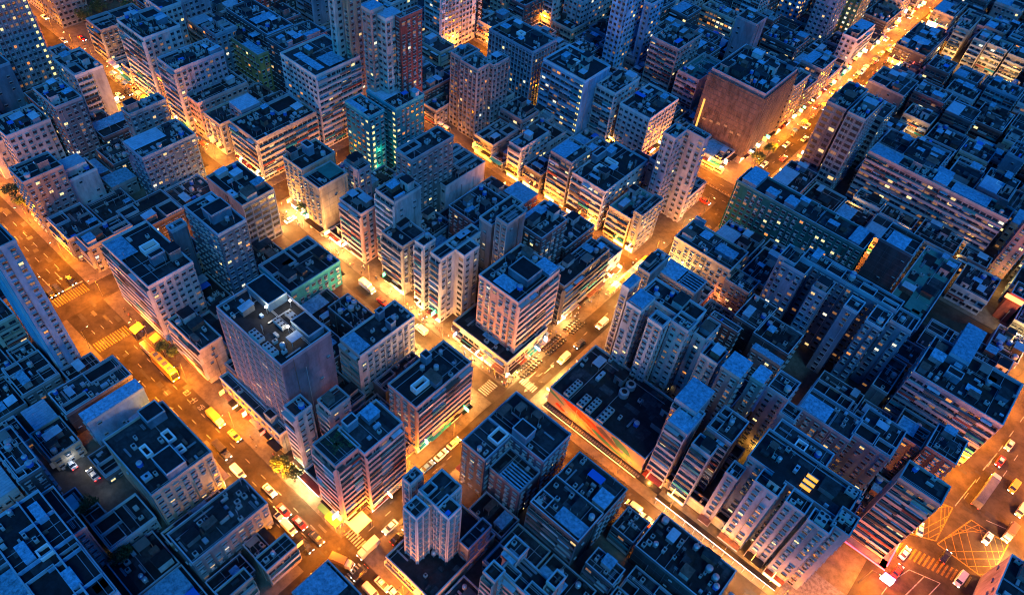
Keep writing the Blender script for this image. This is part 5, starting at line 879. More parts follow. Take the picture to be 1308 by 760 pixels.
def sp_mall(rt,bl,rng):
    q=bl[0]; u0,v0,u1,v1,h=q; y=v0-.12; b=MB(); mu={k:nm('mural_'+k,c,.8,grime=.15,scale=.4) for k,c in dict(red=(.5,.05,.02),green=(.05,.2,.14),cream=(.36,.25,.18),dark=(.12,.10,.09),orange=(.45,.17,.06)).items()}
    z0,z1=3.2,h+.9; L=u1-u0
    b.box(u0,v0-.1,z0,u1,v0-.02,z1,mu['cream'])
    def poly(pts,m,o): b.quad([(u0+a*L,v0-.1-o,z0+(z1-z0)*c) for a,c in pts],mu[m])
    poly([(.0,.75),(.18,.5),(.16,.62),(.0,.95)],'green',.004)
    poly([(.08,.22),(.17,.1),(.2,.2),(.1,.4)],'red',.004)
    poly([(.12,.98),(.26,.6),(.5,.12),(.66,.28),(.5,.8),(.3,.98)],'red',.008)
    poly([(.16,.8),(.34,.42),(.5,.1),(.36,.3),(.2,.6)],'orange',.012)
    poly([(.5,.75),(.66,.35),(.82,.3),(.7,.62),(.56,.9)],'dark',.016)
    poly([(.47,.5),(.5,.22),(.74,.04),(.86,.03),(.85,.14),(.66,.3)],'green',.020)
    poly([(.66,.85),(.74,.5),(.9,.4),(.84,.75),(.72,.95)],'green',.006)
    for j in range(9):
        a=.04+j*.045; poly([(a,.9-.05*j),(a+.16,.55-.05*j),(a+.165,.57-.05*j),(a+.005,.93-.05*j)],'cream',.024)
    for j in range(5):
        a=.3+j*.07; poly([(a,.8-.06*j),(a+.2,.45-.06*j),(a+.205,.47-.06*j),(a+.005,.83-.06*j)],'orange',.028)
    o=b.build('mural_wall',rt); 
    b=MB(); b.box(u0,v0-2.2,2.9,u1+8,v0-.15,3.1,M['roofd']); 
    for j in range(44): x=u0+1+j*(L)/44; b.box(x,v0-1.9,3.1,x+.5,v0-1.0,3.3,M['frame'])
    b.build('canopy',rt)
    b=MB(); b.box(u0,v0-2.3,2.82,u1,v0-2.21,2.95,SH[0]); b.build('shop_sign',rt)
SPECIAL['mural_mall']=sp_mall
def sp_white(rt,bl,rng):
    u0,v0,u1,v1,h=bl[0]
    for (x0,x1,fx) in ((u1+.01,u1+.14,1),):
        for (y0,y1) in ((v0+.3,v0+2.6),(v1-3.2,v1-.6)):
            b=MB(); b.box(x0,y0,h*.25,x1,y1,h*.97,M['white']); 
            if y0>v0+3:
                b.box(x1,y0+.4,h*.42,x1+.02,y1-.4,h*.47,M['yline']); b.box(x1,y0+.6,h*.48,x1+.02,y1-.9,h*.53,M['rust'])
            else:
                for j in range(5): z=h*(.3+.13*j); b.box(x1,y0+.3,z,x1+.02,y1-.3,z+h*.08,M['frame'])
            b.build('signboard',rt)
    b=MB(); b.box(u1+.2,v1+.5,h*.3,u1+3.2,v1+.8,h*.95,M['black'])
    for j in range(7):
        z=h*.32+j*h*.088; 
        for (a0,a1,c0,c1) in ((.7,2.7,1.1,1.45),(1.5,1.9,.2,2.0),(.7,1.2,.1,.8),(2.1,2.6,.1,.8)): b.box(u1+.2+a0,v1+.42,z+c0,u1+.2+a1,v1+.5,z+c1,M['white'])
    b.build('vertical_sign',rt)
SPECIAL['white_high']=sp_white
def sp_green(rt,bl,rng):
    u0,v0,u1,v1,h=bl[0]
    b=MB()
    for f in range(2,int(h/2.7)): b.box(u1+.05,v0+1.2,f*2.7,u1+.15,v0+2.2,f*2.7+1.2,LIT[5])
    b.build('stair_windows',rt); light((u1+1.2,v0+4,h*.45),(.2,1,.5),220,.3); light((u1+1.2,v0+3,h*.2),(.35,1,.5),150,.3)
SPECIAL['teal_tower']=sp_green
def sp_led(rt,bl,rng):
    pass
def sp_hotel(rt,bl,rng):
    u0,v0,u1,v1,h=bl[0]
    b=MB(); b.box(u1+1.6,v0-2,5.2,u1+1.9,v1+1,5.5,E_pink); b.build('neon_strip',rt)
    b=MB(); b.box(u0-2,v0-3.3,4.6,u1+1.9,v0-3.0,4.9,E_pink); b.build('neon_strip',rt)
    b=MB(); b.box(u0-3,v0-3,4.2,u1+1.8,v0-.05,4.6,WALL['pink']); b.box(u1+.05,v0-3,4.2,u1+1.8,v1+1,4.6,WALL['pink']); b.build('canopy',rt)
    b=MB(); b.box(u1+2,v0-5.2,3,u1+5,v0-4.6,5.2,em('sign_white',(1,.7,.75),5)); b.box(u1+2,v0-4.5,5.3,u1+5,v0-4.4,6,em('sign_blue',(.05,.15,1),6)); b.build('lit_signboard',rt)
    light((u1+4,v0-4.5,4),(1,.04,.06),4200,.5); light((u1+3.5,v0+5,4.5),(1,.06,.05),3000,.5); light((u0+4,v0-4.5,4.5),(1,.05,.07),500,.5); light((u1+3.2,v0+.5,9),(1,.1,.12),1500,.5)
SPECIAL['hotel_slab']=sp_hotel
def sp_edge(rt,bl,rng):
    b=MB(); u0,v0,u1,v1,h=bl[0]; b.box(u0-1,v0-1.2,h-1.2,u1,v0-.2,h+.2,em('fascia_red',(1,.16,.04),3)); b.build('lit_fascia',rt)
SPECIAL['right_sign']=sp_edge
def sp_yards(rt,bl,rng):
    u0,v0,u1,v1,h=bl[0]; b=MB()
    for j,a_ in enumerate((.22,.47,.58,.83)): x=u0+(u1-u0)*a_; b.box(x-.12,v0+(.3 if j%2 else 5),h+.03,x+.12,v1-.3,h+1.5,WALL['sky'],M['parapet'])
    for a_,c_ in ((.3,.2),(.66,.5),(.1,.7)): x=u0+(u1-u0)*a_; y=v0+(v1-v0)*c_; b.box(x,y,h+.05,x+5,y+2.2,h+2.2,WALL['sky'],M['sheet'])
    ym=v0+(v1-v0)*.62; b.box(u0+.3,ym,h+.03,u1-.3,ym+.3,h+2.01,WALL['sky'],M['parapet'])
    b.build('yard_wall',rt)
SPECIAL['grid_roof']=sp_yards
def sp_net(rt,bl,rng):
    u0,v0,u1,v1,h=bl[0]; b=MB(); 
    b.box(u0-.6,v0-.6,4,u1+.6,v0-.5,h-1,M['net']); b.box(u1+.5,v0-.5,4,u1+.6,v1+.4,h-1,M['net'])
    b.build('scaffold_netting',rt)
    b=MB()
    for k in range(14): x=u0+(u1-u0)*k/13; b.bar((x,v0-.68,2),(x,v0-.68,h),.09,M['frame']); y=v0+(v1-v0)*k/13; b.bar((u1+.68,y,2),(u1+.68,y,h),.09,M['frame'])
    for k in range(1,15): z=h*k/15; b.bar((u0-.5,v0-.68,z),(u1+.6,v0-.68,z),.08,M['frame']); b.bar((u1+.68,v0,z),(u1+.68,v1,z),.08,M['frame'])
    b.build('scaffold_poles',rt)
    b=MB(); b.box(u0+1.0,v0-.9,7,u0+1.8,v0-.65,h*.62,em('orange_banner',(1,.42,.06),.9)); b.build('vertical_banner',rt)
    b=MB()
    for k in range(6): b.box(u0+3+k*3.4,v0-.68,h*.35+.6*k%2,u0+4.6+k*3.4,v0-.62,h*.35+1+.6*k%2,LIT[4])
    b.build('window',rt)
SPECIAL['scaffold']=sp_net
for n_,b in enumerate(B):
    i,bl,col,sv,su,rk,label=b
    cap=100
    if i=='slab_pink': cap=100
    grp=None
    building(i,bl,col,sv,su,rk,label,n_+3,cap)
# ------------------------------------------------------------------ infill houses
SN={}
def short(l):
    out=[]
    for w in l.split():
        if w in ('with','above','beside','behind','left','right','in','on','below','next','under','between','facing','cut','at','rising','touching','of','before','buried','wrapping','wrapped','looking','overlooking','that','strewn','smothered','joined','by','divided','and','from','standing','running','tucked','to'): break
        out.append(w)
    out=out[:6]
    while out and out[-1] not in ('block','tower','building','roof','house','terrace','tenement','slab','podium','estate','annexe','mall','row','group','podium','strip','wedge','yards'): out.pop()
    return ' '.join(out)
LM=[]
cnt={}
for b in B:
    s=short(b[6]); cnt[s]=cnt.get(s,0)+1
for b in B:
    s=short(b[6])
    if cnt[s]==1 and 3<=len(s.split())<=5:
        q=b[1][0]; X,Y,Z=proj(((q[0]+q[2])/2,(q[1]+q[3])/2,q[4])); LM.append((s,X,Y))
used=set()
TINT=['dark','grey','cream','blue','lilac','white','pink','brick']
DSC={'dark':'dark','grey':'grey','cream':'cream','blue':'bluish','lilac':'lilac','white':'pale','pink':'pinkish','brick':'reddish'}
irng=random.Random(5)
def ilabel(q,col,rk):
    X,Y,Z=proj(((q[0]+q[2])/2,(q[1]+q[3])/2,q[4]))
    ls=sorted(LM,key=lambda t:(t[1]-X)**2+(t[2]-Y)**2)
    def rel(t):
        dx,dy=X-t[1],Y-t[2]
        if abs(dx)>abs(dy)*1.6: return 'right of the ' if dx>0 else 'left of the '
        return 'just below the ' if dy>0 else 'just above the '
    hgt='low' if q[4]<9 else ('mid height' if q[4]<13 else 'taller')
    feat={'j':'cluttered','d':'bare roofed','l':'blue sheet roofed','p':'walled roof'}[rk]
    for a in range(0,6):
        for c in range(a+1,7):
            t=f"{hgt} {DSC[col]} {feat} house {rel(ls[a])}{ls[a][0]}"
            if t not in used and len(t.split())<=16: used.add(t); return t
            t=f"{DSC[col]} {feat} house {rel(ls[a])}{ls[a][0]}, near the {ls[c][0]}"
            if len(t.split())<=16 and t not in used: used.add(t); return t
    t=f"{hgt} {DSC[col]} {feat} house at roughly {int(X/13.08)} percent across, {int(Y/7.6)} percent down"
    return t
for n_,q in enumerate(INF):
    far=q[1]>270 or q[0]<-290
    col=irng.choices(TINT,[5,5,3,3,2,3,1.5,.8])[0]; rk=irng.choices('jdlp',[6,2,2,2])[0]
    sv=irng.choice('bbw'); su=irng.choice('ww')
    building('inf',[q],col,sv,su,rk,ilabel(q,col,rk),500+n_,10 if far else 26,True,'low houses filling the city blocks')
# ------------------------------------------------------------------ ground, roads, pavements
def flat(name,pts,z,m,kind='structure'):
    b=MB(); b.quad([(x*K,y*K,z) for x,y in pts],m); o=b.build(name); o['kind']=kind; return o
def rectp(u0,v0,u1,v1): return [(u0,v0),(u1,v0),(u1,v1),(u0,v1)]
flat('ground',rectp(-1500,-800,1500,2500),0,M['ground'])
ZA,ZB=.004,.008
for (a,b_) in ((27.5,37.5),(88,93.5),(201.5,214)): flat('road',rectp(-700,a,50 if a<200 else 60,b_),ZA,M['asphalt'])
flat('road',rectp(-230,153,-62,157.5),ZA,M['asphalt'])
flat('road',rectp(-172,-100,-165,201.5),ZB,M['asphalt']); flat('road',rectp(-65.5,-100,-59.5,600),ZB,M['asphalt'])
def ru(v): return 27.5+(v-108)*.105
flat('road',[(ru(-60),-60),(ru(-60)+24,-60),(ru(330)+24,330),(ru(330),330)],ZB+.004,M['asphalt'])
flat('road',rectp(-25,85,-7,88.2),ZA+.001,M['asphalt'])
# raised pavement slabs for every block
def slab(u0,v0,u1,v1):
    b=MB(); b.box(u0*K,v0*K,-.05,u1*K,v1*K,.13,M['pave']); o=b.build('pavement'); o['kind']='structure'
for (v0,v1) in ((-100,27.3),(37.7,87.8),(93.7,152.8),(157.7,201.3),(214.2,700)):
    for (u0,u1) in ((-600,-172.2),(-164.8,-65.7)):
        if v0>200 and u0==-600: slab(-600,v0,-65.7,v1)
        elif v0>200: continue
        else: slab(u0,v0,u1,v1)
for (v0,v1,x) in ((-100,27.3,8),(37.7,87.8,20),(93.7,150,26),(150,201.3,31.5),(214.2,232,38)): slab(-59.3,v0,x,v1)
slab(-59.3,232.01,80,700); slab(56,60,200,232)
b=MB(); b.box(14*K,92.5*K,.131,27*K,106*K,.2,nm('plaza_tiles',(.16,.16,.18),.7,grime=.6,scale=1.2)); o=b.build('plaza'); o['kind']='structure'
# markings
def mark(name,pts,z=.02,m=None): o=flat(name,pts,z,m or M['line']); return o
def dashes(axis,c,a0,a1,step,ln,w=.14,z=.018):
    b=MB(); t=a0
    while t<a1:
        if axis=='u': b.quad([(t*K,(c-w/2)*K,z),((t+ln)*K,(c-w/2)*K,z),((t+ln)*K,(c+w/2)*K,z),(t*K,(c+w/2)*K,z)],M['line'])
        else: b.quad([((c-w/2)*K,t*K,z),((c+w/2)*K,t*K,z),((c+w/2)*K,(t+ln)*K,z),((c-w/2)*K,(t+ln)*K,z)],M['line'])
        t+=step
    o=b.build('road_marking'); o['kind']='structure'
for c in (30.0,32.5,35.0):
    dashes('u',c,-330,-179,6,2.4); dashes('u',c,-157,-68,6,1.6 if c!=32.5 else 1.6)
for c in (204,): dashes('u',c,-200,10,5,1.8)
for c in (211,): dashes('u',c,-200,10,5,1.8)
dashes('v',-62.5,43,85,5,1.6); dashes('v',-62.5,98,150,5,1.6); dashes('v',-62.5,216,400,5,1.6)
def zebra(u0,v0,u1,v1,along,n,m):
    b=MB()
    for i in range(n):
        t0=i/n; t1=t0+.5/n
        if along=='v': a=(u0,v0+(v1-v0)*t0,u1,v0+(v1-v0)*t1)
        else: a=(u0+(u1-u0)*t0,v0,u0+(u1-u0)*t1,v1)
        b.quad([(a[0]*K,a[1]*K,.02),(a[2]*K,a[1]*K,.02),(a[2]*K,a[3]*K,.02),(a[0]*K,a[3]*K,.02)],m)
    o=b.build('zebra_crossing'); o['kind']='structure'
zebra(-173.8,27.8,-170.4,37.2,'v',14,M['yline']); zebra(-152.6,27.8,-149,37.2,'v',14,M['yline'])
mark('stop_line',rectp(-175,27.8,-174.6,37.2)); zebra(-68,38.6,-60,41,'u',11,M['line']); zebra(-58.6,28,-55.8,37,'v',12,M['line'])
zebra(-71.2,88.4,-68.2,93.2,'v',7,M['line']); zebra(-65,97.8,-60,100,'u',8,M['line'])
# right road: yellow boxes, zebra, lane lines (in the road's own slanted frame)
def rp(a,v): return (ru(v)+a,v)
def seg(p,q,w,m,z=.022):
    d=(q[0]-p[0],q[1]-p[1]); L=math.hypot(*d); n=(-d[1]/L*w/2,d[0]/L*w/2); return [((p[0]+n[0])*K,(p[1]+n[1])*K,z),((q[0]+n[0])*K,(q[1]+n[1])*K,z),((q[0]-n[0])*K,(q[1]-n[1])*K,z),((p[0]-n[0])*K,(p[1]-n[1])*K,z)]
def ybox(P,n,name='yellow_box_junction'):
    b=MB(); 
    def lerp(a,c,t): return (a[0]+(c[0]-a[0])*t,a[1]+(c[1]-a[1])*t)
    z=.022
    for i in range(4): b.quad(seg(P[i],P[(i+1)%4],.3,M['yline'],z+.001*i),M['yline'])
    for i in range(1,n):
        t=i/n; 
        for (a,c) in ((lerp(P[0],P[1],t),lerp(P[0],P[3],t)),(lerp(P[1],P[2],t),lerp(P[3],P[2],t)),(lerp(P[0],P[1],1-t),lerp(P[1],P[2],t)),(lerp(P[3],P[0],1-t),lerp(P[3],P[2],t))):
            z+=.0006; b.quad(seg(a,c,.16,M['yline'],z+.006),M['yline'])
    o=b.build(name); o['kind']='structure'
ybox([(37.2,133.3),(49.7,132.6),(50.3,145.6),(41.3,145.6)],5)
ybox([(30.2,130.6),(36.6,133.8),(36.6,145.6),(33.2,144.4)],4)
b=MB()
for i in range(17):
    t=i/17; x=29.4+t*17.5; y=123.8+t*3.8; b.quad(seg((x,y),(x+.3,y+3.6),.5,M['yline']),M['yline'])
o=b.build('zebra_crossing'); o['kind']='structure'
b=MB()
for (p,q) in (((34.5,122.2),(41.2,124.2)),((34.5,122.2),(32.4,116.5)),((37.8,123.2),(36,115)),((41.2,124.2),(38.6,112)),((44.2,148.2),(50,149.8)),((36.9,146.5),(38.4,158)),((38.8,162),(40,170))): b.quad(seg(p,q,.2,M['line']),M['line'])
for k in range(18):
    for a in (6,10,17):
        v=150+k*7
        if v<262: b.quad(seg(rp(a,v),rp(a,v+2.6),.16,M['line']),M['line'])
for k in range(7):
    for a in (4,8,14): v=70+k*7; b.quad(seg(rp(a,v),rp(a,v+2.6),.16,M['line']),M['line'])
o=b.build('road_marking'); o['kind']='structure'
# six lane road median: railing and planter strip
t=empty('median_barrier',(-90*K,207.6*K,0)); tag(t,'long railing and kerb down the middle of the six lane road','railing')
b=MB(); b.box(-70*K,-.5,.0,(75)*K,.5,.25,M['pave']); b.build('kerb',t)
b=MB(); b.bar((-70*K,0,1.1),(75*K,0,1.1),.12,M['yline'])
for j in range(120): x=-70*K+j*145*K/120; b.bar((x,0,.25),(x,0,1.1),.08,M['steel'])
b.build('rail',t)
# worn patches and manholes on the asphalt
b=MB(); pr=random.Random(77); asd=nm('asphalt_patch',(.03,.029,.028),.6,grime=.4,scale=.5); asl=nm('asphalt_worn',(.07,.066,.06),.6,grime=.5,scale=.5); z=.0125
for k in range(260):
    c=pr.random()
    if c<.45: u,v=pr.uniform(-240,10),pr.uniform(28,36.5)
    elif c<.6: u,v=pr.uniform(-60,15),pr.uniform(89,92.6)
    elif c<.75: u,v=pr.uniform(-65,-60.5),pr.uniform(30,200)
    elif c<.88: u,v=pr.uniform(-110,-20),pr.uniform(202,212.5)
    else: v=pr.uniform(105,220); u=ru(v)+pr.uniform(1,21)
    w_,d_=pr.uniform(.5,3.5),pr.uniform(.4,1.6); z+=.00001
    if pr.random()<.3: w_=d_=.6
    m=asd if (w_==.6 or pr.random()<.6) else asl
    if 28<v<200 and c>=.6 and c<.75: w_,d_=d_,w_*1.5
    b.quad([(u*K,v*K,z),((u+w_)*K,v*K,z),((u+w_)*K,(v+d_)*K,z),(u*K,(v+d_)*K,z)],m)
o=b.build('road_patches'); o['kind']='structure'
# bus lane characters and arrows
def text(ch,u,v,rz,m,z=.03):
    me=TXT[ch]; me.materials.clear(); me.materials.append(m); r=link('road_lettering',me,None,(u*K,v*K,z),rz); r['kind']='structure'; return r
for k,ch in enumerate('巴士站'):
    text(ch,-122.6+k*3.1,36.0,PI/2,M['line'])
def arrow(u,v,rz,L=5):
    b=MB(); b.quad([(-L/2,-.12,.02),(L/4,-.12,.02),(L/4,.12,.02),(-L/2,.12,.02)],M['line']); b.quad([(L/4,-.6,.02),(L/2,0,.02),(L/4,.6,.02)],M['line'])
    o=b.build('road_arrow',None,(u*K,v*K,0),rz); o['kind']='structure'
for (u,v,r) in ((-62,107,PI/2),(-64,101.5,-PI/2),(-62,98.5,-PI/2),(-181,30,0),(-181,33.6,0),(-120,30.8,PI)): arrow(u,v,r)
# ------------------------------------------------------------------ street lamps
def lamp_proto():
    t=empty('street_lamp',(0,0,0))
    b=MB(); b.cyl(0,0,0,.5,.14,.11,M['frame'],8); b.cyl(0,0,.5,8.5,.07,.045,M['frame'],8); b.build('pole',t)
    b=MB(); b.bar((0,0,8.4),(1.9,0,8.9),.06,M['frame']); b.build('arm',t)
    h=MB(); h.box(1.7,-.13,8.84,2.3,.13,8.95,M['frame']); hh=h.build('lamp_head',t)
    g=MB(); g.box(1.76,-.1,8.78,2.26,.1,8.835,E_lamp); g.build('lens',hh)
    return t
LP=lamp_proto(); first=[1]
def near(u,v):
    X,Y,Z=proj((u*K,v*K,4)); ls=sorted(LM,key=lambda t:(t[1]-X)**2+(t[2]-Y)**2); return ls,X,Y
usedl=set()
def uniq(prefix,u,v,suffix=''):
    ls,X,Y=near(u,v)
    def rel(t):
        dx,dy=X-t[1],Y-t[2]
        if abs(dx)>abs(dy)*1.6: return 'right of the ' if dx>0 else 'left of the '
        return 'below the ' if dy>0 else 'above the '
    for a in range(7):
        l=f"{prefix} {rel(ls[a])}{ls[a][0]}{suffix}"
        if l not in usedl and len(l.split())<=16: usedl.add(l); return l
        for c in range(a+1,8):
            l=f"{prefix} {rel(ls[a])}{ls[a][0]}, {rel(ls[c])}{ls[c][0]}"
            if l not in usedl and len(l.split())<=16: usedl.add(l); return l
    raise Exception(prefix)
SOD=(1,.25,.008)
def place_lamp(u,v,rz,name,p=1.,c=SOD):
    X,Y,Z=proj((u*K,v*K,9))
    if not(-120<X<1430 and -120<Y<880): return
    o=LP if first[0] else copy_tree(LP); first[0]=0
    o.location=(u*K,v*K,.13); o.rotation_euler=(0,0,rz)
    tag(o,uniq('slim street lamp on '+name+',',u,v),'street lamp',None if 0 else 'sodium street lamps along the roads')
    l=light((u*K+2.1*math.cos(rz),v*K+2.1*math.sin(rz),8.2),c,PLAMP*p*.62,.3,'street_light'); l.data.type='SPOT'; l.data.spot_size=math.radians(165); l.data.spot_blend=.4; l.data.energy=PLAMP*p*.62
    light((u*K+2.1*math.cos(rz),v*K+2.1*math.sin(rz),6.0),c,PLAMP*p*.38,.3,'street_light')
u=-326
while u<58:
    place_lamp(u,38.2,-PI/2,'the wide orange road',1.5); u+=20
u=-320
while u<30:
    place_lamp(u,26.8,PI/2,'the south kerb',.9); u+=24
u=-330
while u<22:
    if not(-69<u<-57): place_lamp(u,94.2,-PI/2,'the shopping street',.75 if u<-165 or u>-60 else .6)
    u+=15
v=44
while v<425:
    if not any(a-3<v<c+3 for a,c in ((88,94),(201,214))): place_lamp(-66,v,0,'the market road',.95 if v>216 else .75)
    v+=15
for u in range(-200,16,18): place_lamp(u,214.8,-PI/2,'the six lane road',1.1)
for u in range(-190,-62,26): place_lamp(u,200.8,PI/2,'the six lane road near kerb',.8)
for u in range(-200,-70,16): place_lamp(u,158.2,-PI/2,'the back street',.7)
for v in (50,66,82,104,120,140,166,186): place_lamp(-164.4,v,PI,'the cross street',.55)
for v in range(96,228,15): place_lamp(ru(v)-1,v,0,'the right road west kerb',1.5)
for v in range(104,228,16): place_lamp(ru(v)+24.6,v,PI,'the right road east kerb',2.2)
for v in (245,262,280,300,322,345): place_lamp(-181,v,0,'the far cross street',1.2)
# lit alleys and yards seen between roofs
for (u,v,z,c,p) in ((-58,72,6,(1,.14,.05),700),(-58,80,5,(1,.3,.1),500),(-8,122,4,(1,.45,.05),700),(-8,130,4,(1,.45,.05),700),(-8,138,4,(1,.4,.05),700),(7.8,127,4,(1,.4,.04),600),(7.6,134,4,(1,.45,.05),500),(9.5,118,3,(1,.5,.08),500),(-3,212,6,(1,.6,.15),2500),(-10,218,6,(1,.6,.15),2500),(-12,228,6,(1,.5,.12),1800),(-30,228,6,(1,.5,.12),1500),(5,230,6,(1,.5,.12),1500),(20,232,6,(1,.5,.12),1500),
  (-47,150,4,(1,.3,.06),900),(-42,160,4,(1,.25,.06),800),(-38,139,4,(1,.3,.06),700),(-66,186,5,(1,.6,.2),2500),(-66,170,5,(1,.55,.2),2000),(-84,39.6,3.2,(1,.7,.3),5200),(-79,39.6,3.2,(1,.7,.3),5200),(-123,7.5,3,(.8,.85,1),90),(-118,8.2,3,(1,.9,.7),70),(-112,8.2,3,(.8,.85,1),60),(-90,8,3,(1,.5,.1),60),(-82,6,3,(1,.5,.1),60),(51,141,4,(1,.7,.3),4200),(52,132,4,(1,.7,.3),2500),
  (-40,360,6,(1,.5,.12),2600),(-28,360,6,(1,.5,.12),2600),(-18,360,6,(1,.5,.12),2600),(-48,360,6,(1,.5,.12),2000),(30,212,6,(1,.6,.2),5000),(36,205,6,(1,.6,.2),4000),(-185,222,5,(1,.7,.35),6000),(-181,235,5,(1,.6,.2),3000),(-20,90,3.5,(1,.5,.1),500),(-270,112,4,(1,.7,.3),900),(-286,118,4,(1,.8,.4),900),(-280,126,4,(1,.7,.3),900),(-262,128,4,(1,.8,.45),1200),(-33,290,5,(1,.5,.12),900)):
    light((u*K,v*K,z),c,p,.4,'yard_light')
# glaring shopfront beside the wide road, wall lamps
t=empty('lit_shop_kiosk',(-81.5*K,41.2*K,0.13)); tag(t,'glaring open fronted shop stall on the pavement of the wide orange road','shop stall')
b=MB(); b.box(-7,0.2,0,7,1.2,3.1,WALL['cream']); b.build('wall',t); b=MB(); b.box(-6.8,.08,.3,6.8,.19,2.8,SH[1]); b.build('shopfront',t); b=MB(); b.box(-7.2,-1.4,2.9,7.2,.05,3.0,M['sheet2']); b.build('canopy',t)
b=MB(); b.box(-6.6,-1.52,2.7,6.6,-1.42,3.2,SH[1]); b.build('shop_sign',t)
# long LED lit canopy of the bright street
t=empty('lit_canopy',(-2*K,93.9*K,0.13)); tag(t,'long narrow canopy edged by a white light strip below the slim towers','canopy')
b=MB(); b.box(-17*K,0,3.4,15*K,1.6,3.6,M['roofd']); b.build('canopy_roof',t); b=MB(); b.box(-17*K,-.10,3.5,15*K,-.01,3.6,E_led); b.build('light_strip',t)
b=MB(); 
for j in range(12): x=-16.5*K+j*3.2; b.box(x,.2,0,x+.12,.32,3.4,M['steel'])
b.build('post',t)
for u in range(-16,14,5): light(((u)*K,92.6*K,3.2),(1,.75,.55),500,.3,'strip_light')
# ------------------------------------------------------------------ awnings
def awning(u,v,w,d,m,label,z=3.2,rz=0):
    t=empty('shop_awning',(u*K,v*K,.13),rz); tag(t,label,'awning')
    b=MB(); n=int(w/.8)
    b.quad([(-w/2,-d/2,z),(w/2,-d/2,z),(w/2,d/2,z+.5),(-w/2,d/2,z+.5)],m); b.quad([(-w/2,d/2,z+.45),(w/2,d/2,z+.45),(w/2,-d/2,z-.05),(-w/2,-d/2,z-.05)],m)
    b.box(-w/2,-d/2-.04,z-.35,w/2,-d/2,z,m); b.build('canopy_cloth',t)
    b=MB()
    for x in (-w/2+.1,w/2-.1):
        b.bar((x,-d/2+.1,0),(x,-d/2+.1,z),.08,M['steel']); b.bar((x,d/2-.1,0),(x,d/2-.1,z+.45),.08,M['steel'])
    b.build('post',t)
AW=dict(red=nm('awning_red',(.5,.06,.03),.7),yellow=nm('awning_yellow',(.7,.4,.05),.7),green=nm('awning_green',(.1,.3,.1),.7),cream=nm('awning_cream',(.6,.52,.4),.7),blue=nm('awning_blue',(.05,.15,.4),.7),white=nm('awning_white',(.6,.6,.6),.7))
for a in ((-147.2,37.9,3.2,3.4,AW['yellow'],'big yellow canopy at the bus stop beside the zebra crossing'),(-141,39.4,3,2.6,AW['yellow'],'small yellow awning along the pavement by the big white corner block'),
 (-137.5,39.6,3,2.4,AW['green'],'olive awning along the pavement by the big white corner block'),(-72.5,39.2,3.6,2.6,AW['green'],'dark green awning under the pink banded corner block'),(-69.2,38.9,4.6,2.8,AW['yellow'],'orange yellow awning under the pink banded corner block'),
 (-65.0,42.2,5.4,5,AW['cream'],'broad cream canopy at the corner of the pink banded corner block'),(-214,94.6,5.5,5,AW['red'],'orange red market awning on the upper market street, upper of two'),(-208,93.4,4.5,4.5,AW['red'],'orange red market awning on the upper market street, lower of two')):
    awning(*a)
# ------------------------------------------------------------------ market stalls
def stall(m,k):
    t=empty('market_stall',(0,0,0)); b=MB()
    b.quad([(-1.4,-1.1,2.5),(1.4,-1.1,2.5),(1.4,0,2.9),(-1.4,0,2.9)],m); b.quad([(-1.4,0,2.9),(1.4,0,2.9),(1.4,1.1,2.5),(-1.4,1.1,2.5)],m); b.quad([(1.4,-1.1,2.46),(-1.4,-1.1,2.46),(-1.4,0,2.86),(1.4,0,2.86)],m); b.quad([(1.4,0,2.86),(-1.4,0,2.86),(-1.4,1.1,2.46),(1.4,1.1,2.46)],m); b.build('awning',t)
    b=MB(); b.box(-1.2,-.7,.75,1.2,.7,.85,M['rust']); b.box(-1.1,-.6,0,-1.0,.6,.75,M['steel']); b.box(1.0,-.6,0,1.1,.6,.75,M['steel']); b.build('counter',t)
    b=MB()
    for j in range(10): x=-1.05+.23*j; b.box(x,-.5+(j%3)*.3,.85,x+.2,-.25+(j%3)*.3,1.0+.05*(j%4),[AW['red'],AW['yellow'],AW['green'],AW['cream']][(j+k)%4])
    b.build('goods',t)
    b=MB()
    for x in (-1.3,1.3):
        for y in (-1,1): b.bar((x,y,0),(x,y,2.55),.06,M['steel'])
    b.build('post',t)
    b=MB(); b.box(-.9,-.04,2.3,.9,.04,2.36,SH[1]); b.build('lamp_tube',t)
    return t
cols=[('red',AW['red']),('yellow',AW['yellow']),('green',AW['green']),('cream',AW['cream']),('blue',AW['blue']),('white',AW['white'])]
SP={c:stall(m,i) for i,(c,m) in enumerate(cols)}; SU=set()
srng=random.Random(3)
def put_stall(u,v,rz,where,grp):
    c=srng.choice(cols)[0]
    o=SP[c] if c not in SU else copy_tree(SP[c]); SU.add(c)
    o.location=(u*K,v*K,.13 if True else 0); o.rotation_euler=(0,0,rz); tag(o,uniq(c+' roofed market stall '+where+',',u,v),'market stall',grp)
for j,u in enumerate(range(-258,-200,4)): put_stall(u+srng.uniform(-.5,.5),95,0,'on the upper street','upper street market stalls')
for j in range(9): put_stall(-104+j*3.6,152.2,0,'in the back street','back street market stalls')
for j in range(24): put_stall(-65.6+(j%2)*6.4,258+j*4.2,PI/2,'in the night market','night market stalls')
for j in range(8): put_stall(-66.6,142+j*2.6-1,PI/2,'at the crossing','stalls at the bright crossing')
for j in range(8): put_stall(-176+j*3.0,161.5,0,'by the tree','stalls behind the teal tower')
